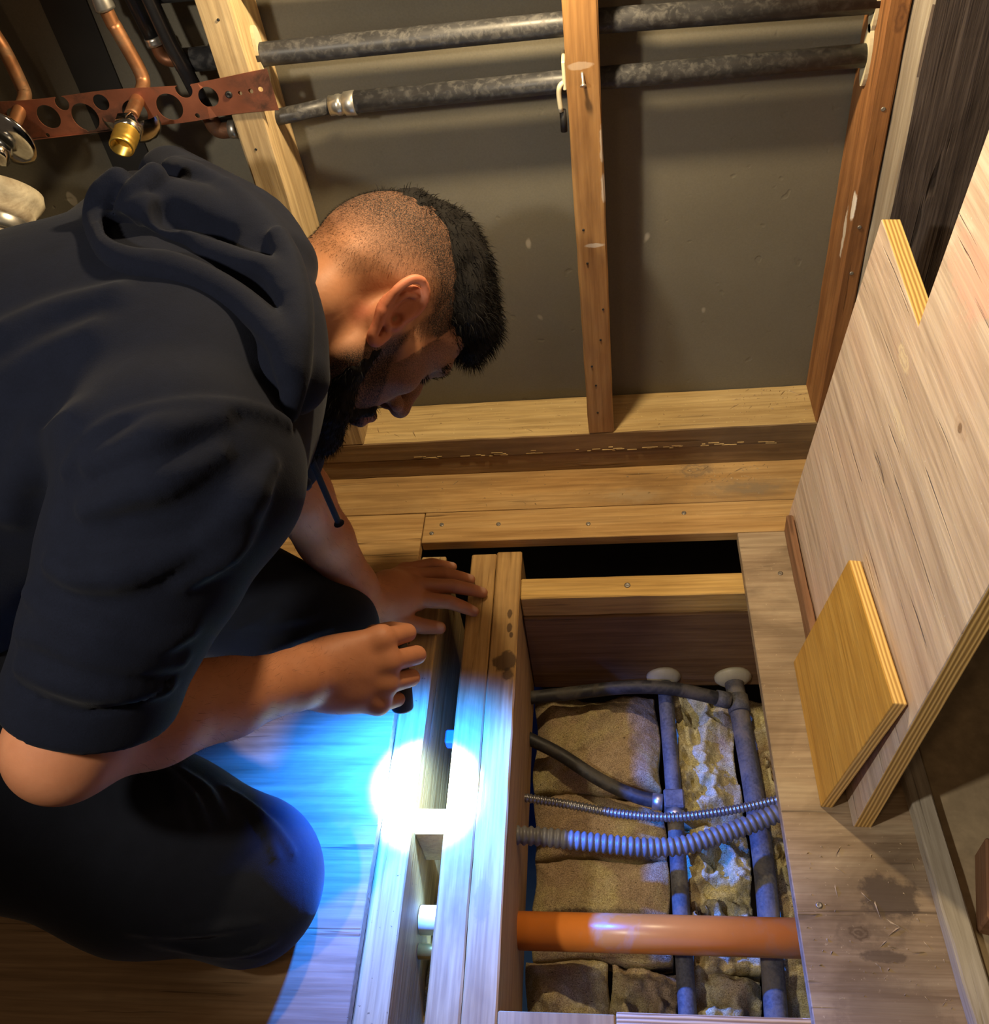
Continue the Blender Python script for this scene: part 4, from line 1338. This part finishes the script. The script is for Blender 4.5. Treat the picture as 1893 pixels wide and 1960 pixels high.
for s in (-1, 1):
    c = h2w((66.5, s * 31, 19))
    e = lathe('eye', [(12.6 * math.cos(a), 12.6 * math.sin(a)) for a in np.linspace(math.pi, 0, 14)], c, HF * .9 - HU * .42, M_EYE, person, 20)
    e.data.materials.append(M_IRIS)
    e.location = Vector((c - np.array((-500, -600, 0))) * K)
    for p in e.data.polygons:
        q = np.array(p.center) / K
        if q @ (HF * .9 - HU * .42) > 11.2: p.material_index = 1


# ---- hair
def strands(name, roots, dirs, lens, width, bend, parent, mat):
    """thin tapering ribbons, three joints each"""
    n = len(roots)
    dirs = dirs / np.linalg.norm(dirs, axis=1)[:, None]
    side = np.cross(dirs, rng.normal(size=(n, 3)))
    side /= np.linalg.norm(side, axis=1)[:, None]
    V = np.zeros((n, 5, 3))
    L = lens[:, None]
    w = (width * rng.uniform(.6, 1.3, n))[:, None]
    V[:, 0] = roots - side * w
    V[:, 1] = roots + side * w
    mid = roots + dirs * L * .55 + bend * L * .12
    V[:, 2] = mid - side * w * .7
    V[:, 3] = mid + side * w * .7
    V[:, 4] = roots + dirs * L * .95 + bend * L * .45
    b = np.arange(n)[:, None] * 5
    q = (b + np.array([[0, 1, 3, 2]])).tolist()
    t = (b + np.array([[2, 3, 4]])).tolist()
    me = bpy.data.meshes.new(name)
    me.from_pydata(((V.reshape(-1, 3) - np.array((-500., -600., 0))) * K).tolist(), [], q + t)
    me.materials.append(mat)
    o = bpy.data.objects.new(name, me)
    C.objects.link(o)
    o.parent = parent
    # children of a child share the person's origin
    return o


def scatter(fld, n, test):
    V, F = fld.mesh()
    c = V[F].mean(1)
    ok = np.where(test(c))[0]
    i = rng.choice(ok, n)
    w = rng.dirichlet((1, 1, 1, 1), n)
    P = (V[F[i]] * w[:, :, None]).sum(1)
    g = fld.grad(P)
    return P, g / (np.linalg.norm(g, axis=1)[:, None] + 1e-9)


def hair_field():
    f = Field((-125, -100, 20), (125, 100, 170), 2.2)
    f.ball((-8, 0, 50), (94, 74, 84), k=0)
    f.ball((40, 0, 20), (44, 62, 70), k=25)
    X, Y, Z = np.meshgrid(*f.ax, indexing='ij')
    up_ = Z - hair_high(X)
    f.D = f.D - (17 * sstep(up_, -8, 36 + 36 * sstep(-X, 10, 70)) + 5 * sstep(X, 10, 70) * sstep(up_, 0, 20) - 1.5)
    f.chain([(66, -34, 100), (74, 0, 106), (66, 34, 100)], 20, k=16)
    f.chain([(78, -40, 86), (88, -14, 90), (86, 20, 90), (74, 42, 86)], [11, 13, 13, 11], k=10)
    f.chain([(80, -42, 74), (90, -28, 78), (94, -8, 83)], [6, 8, 8], k=8)
    f.D = f.D + 1.6 * np.sin(X * .16 + Z * .11 + 2 * np.sin(Y * .09)) * np.sin(Y * .21 + X * .05) + .9 * np.sin(Y * .55 + X * .22) * np.sin(Z * .3)
    f.D = -smin(-f.D, -(hair_high(X) - 8 - Z), 4).astype(np.float32)
    return f


HAIRF = hair_field()
V, F = HAIRF.mesh()
hair = finish('hair', h2w(V), F, [M_HAIR], person)
hair['label'] = 'short black hair swept forward on top'
P, G = scatter(HAIRF, 10000, lambda c: c[:, 2] > 50)
flow = np.array((.75, 0, .1)) * np.ones_like(P)
d = G * .55 + flow * rng.uniform(.2, 1.0, (len(P), 1)) + rng.normal(0, .28, P.shape)
st_ = strands('hair_strands', h2w(P - G * 2), d @ HM.T, rng.uniform(6, 16, len(P)), .4, (np.array((.6, 0, -.35)) @ HM.T)[None], hair, M_HAIR)
st_['kind'] = 'stuff'
# clipped hair on the sides and back of the head
P, G = scatter(HEAD, 16000, lambda c: (head_masks(c)[0] > .12) & (c[:, 2] > hair_low(c[:, 0]) - 4) & (c[:, 2] < hair_high(c[:, 0]) + 30) & (np.abs(c[:, 1]) < 80))
d = G * .6 + np.array((.1, 0, -.6)) + rng.normal(0, .25, P.shape)
st_ = strands('clipped_hair', h2w(P), d @ HM.T, rng.uniform(1.6, 3.2, len(P)) * (.6 + .8 * head_masks(P)[0]), .11, np.zeros((1, 3)), hair, M_HAIR)
st_['kind'] = 'stuff'


# ---- beard
def beard_field():
    f = Field((-10, -85, -150), (115, 85, -10), 2.2)
    for s in (-1, 1):
        f.chain([(16, s * 62, -30), (20, s * 58, -58), (50, s * 42, -90), (76, s * 14, -104)], [10, 15, 19, 21], k=14)
        f.chain([(84, s * 4, -40), (80, s * 22, -50), (70, s * 28, -74)], [6.5, 6.5, 9], k=6)
    f.ball((78, 0, -102), (24, 26, 22), k=14)
    f.ball((66, 0, -112), (26, 26, 16), k=12)
    f.ball((92, 0, -52), (14, 15, 9), k=3, mode='cut')
    X, Y, Z = (a for a in np.meshgrid(*f.ax, indexing='ij'))
    f.D = f.D + 1.2 * np.sin(X * .35 + Y * .2) * np.sin(Z * .4 + Y * .3)
    return f


BF = beard_field()
V, F = BF.mesh()
beard = finish('beard', h2w(V), F, [M_HAIR], person)
P, G = scatter(BF, 4200, lambda c: c[:, 2] < -24)
d = G * .6 + np.array((.35, 0, -.5)) + rng.normal(0, .3, P.shape)
st_ = strands('beard_strands', h2w(P - G * 1.5), d @ HM.T, rng.uniform(5, 12, len(P)), .3, (np.array((.3, 0, -.5)) @ HM.T)[None], beard, M_HAIR)
st_['kind'] = 'stuff'
# brows and lashes
for s in (-1, 1):
    n = 420
    u = rng.uniform(0, 1, n)
    c = np.stack([np.interp(u, [0, .5, 1], [92, 88, 75]), s * np.interp(u, [0, .5, 1], [9, 27, 46]), np.interp(u, [0, .5, 1], [35, 42, 36])], 1) + rng.normal(0, (1.0, 1.2, 2.6), (n, 3))
    d = np.stack([.35 + 0 * u, s * (.5 + .5 * u), .5 - .9 * u], 1) + rng.normal(0, .2, (n, 3))
    strands('eyebrow', h2w(c), d @ HM.T, rng.uniform(6, 10, n), .35, np.zeros((1, 3)), person, M_HAIR)
    n = 60
    u = rng.uniform(0, 1, n)
    c = np.stack([np.interp(u, [0, .5, 1], [80, 82, 76]), s * np.interp(u, [0, .5, 1], [20, 31, 43]), np.interp(u, [0, .5, 1], [15.5, 15, 17])], 1)
    strands('eyelashes', h2w(c), (np.array((.9, 0, -.35)) + rng.normal(0, .12, (n, 3)) + np.stack([0 * u, s * (u - .4), 0 * u], 1)) @ HM.T, rng.uniform(6, 9, n), .3, np.zeros((1, 3)), person, M_HAIR)
# hair on the forearms
for fld, a, b in ((ARM_R, ELR, WRR), (ARM_L, ELL, WRL)):
    U_ = (b - a) / np.linalg.norm(b - a)
    ln = np.linalg.norm(b - a)
    P, G = scatter(fld, 1500, lambda c: ((c - a) @ U_ > 40) & ((c - a) @ U_ < ln + 20))
    d = G * .45 + U_ * .6 + rng.normal(0, .3, P.shape)
    st_ = strands('arm_hair', P, d, rng.uniform(4, 9, len(P)), .07, np.zeros((1, 3)), person, M_ARMHAIR)
    st_['kind'] = 'stuff'

# ---- hoodie, hood, cords
f = torso_field()
f.D = smin(f.D, sleeve_field().D, 14)
for q in FOLD['seam']: f.chain1(catmull(q, 4), 5.5, k=7)
for q in FOLD['sleeve']:
    n = len(q) * 4 - 3
    f.chain1(catmull(q, 4), np.interp(np.arange(n), [0, n * .5, n - 1], [7, 15, 5]), k=10)
for q in FOLD['back']: f.chain1(catmull(q, 4), 6, k=22)
for q in FOLD['cuff']: f.chain1(catmull(q, 4), 2.2, k=3, mode='cut')
V, F = f.mesh()
hoodie = finish('hoodie', V, F, [M_CLOTH], person)
hoodie['label'] = 'black hooded sweatshirt with sleeves pushed up'


def hood_field():
    f = Field((-480, -680, 480), (-170, -200, 740), 3.2)
    for q in FOLD['hoodbase']: f.chain1(catmull(q, 4), 33, k=14)
    for k_, r, kk in (('H1', 15, 9), ('H2', 13, 9), ('HE', 12, 8)):
        for q in FOLD[k_]:
            n = len(q) * 4 - 3
            f.chain1(catmull(q, 4), np.interp(np.arange(n), [0, n * .4, n - 1], [r * .8, r * 1.1, r * .75]), k=kk)
    for q in FOLD['HD'][:2]: f.chain1(catmull(q, 4), 14, k=10, mode='cut')
    f.chain1(catmull([(-388, -320, 652), (-350, -352, 658), (-305, -385, 640), (-268, -432, 630)], 5), [10] * 8 + [13] * 8, k=12)
    return f


V, F = hood_field().mesh()
hood = finish('hood', V, F, [M_CLOTH], hoodie)
for q, r in (([(-300, -450, 470), (-303, -442, 420), (-300, -443, 350), (-297, -443, 288), (-296, -443, 276)], 3.6), ([(-306, -456, 470), (-308, -450, 420), (-311, -452, 370), (-313, -453, 346)], 3.6)):
    P = catmull(q, 6)
    rad = np.full(len(P), r)
    rad[-5:] = (r * 1.1, r * 1.7, r * 1.8, r * 1.6, r * .8)
    me = to_mesh('drawstring', tube_bm(P - np.array((-500., -600., 0)), rad, 12))
    o = link('drawstring', me, M_CORD, None, (0, 0, 0), True)
    o.parent = hoodie

f = trousers_field()
for q in FOLD['knee'] + FOLD['lknee']:
    n = len(q) * 4 - 3
    f.chain1(catmull(q, 4), np.interp(np.arange(n), [0, n * .5, n - 1], [3.5, 7.5, 3]), k=6)
V, F = f.mesh()
trousers = finish('trousers', V, F, [M_TROUSER], person)

# ------------------------------------------------------------------ the torch in the fist
torch = empty('flashlight', HT(20, 60, 30), 'short black flashlight gripped in the fist, shining down on the joist', 'flashlight')
e2 = np.array((-.03, -.50, -.87)); e2 /= np.linalg.norm(e2)
TC = HT(21, 14, 31)                                      # a point on the torch's axis, inside the fist
lathe('barrel', [(-8, 9), (-6, 11), (40, 11), (44, 11.5)], TC - e2 * 30, e2, M_BLACK, torch, 28)
lathe('bezel', [(44, 11.5), (46, 12.6), (72, 12.6), (74, 12.0), (74, 9.6), (70, 9.4), (70, 8)], TC - e2 * 30, e2, M_BLACK, torch, 28)
tl = NT('torch_lens')
tl.b.inputs['Emission Color'].default_value = (.75, .9, 1, 1)
tl.b.inputs['Emission Strength'].default_value = 12
lathe('lens', [(71, 9.3), (72, 9.3), (72.2, 0)], TC - e2 * 30, e2, tl.m, torch, 24)
lens_p = TC + e2 * 48
aim = np.array((-228., -622., -18.)) - lens_p
for nm, watts, ang, bl, col in (('torch_beam', 62, 54, .75, (.36, .72, 1.0)), ('torch_spill', 36.0, 152, .5, (.008, .145, 1.0))):
    o = lamp(nm, 'SPOT', lens_p, watts, col, .006)
    o.data.spot_size = math.radians(ang)
    o.data.spot_blend = bl
    o.rotation_euler = Vector(aim if nm == 'torch_beam' else e2).to_track_quat('-Z', 'Y').to_euler()
    o.location = o.location - torch.location
    o.parent = torch
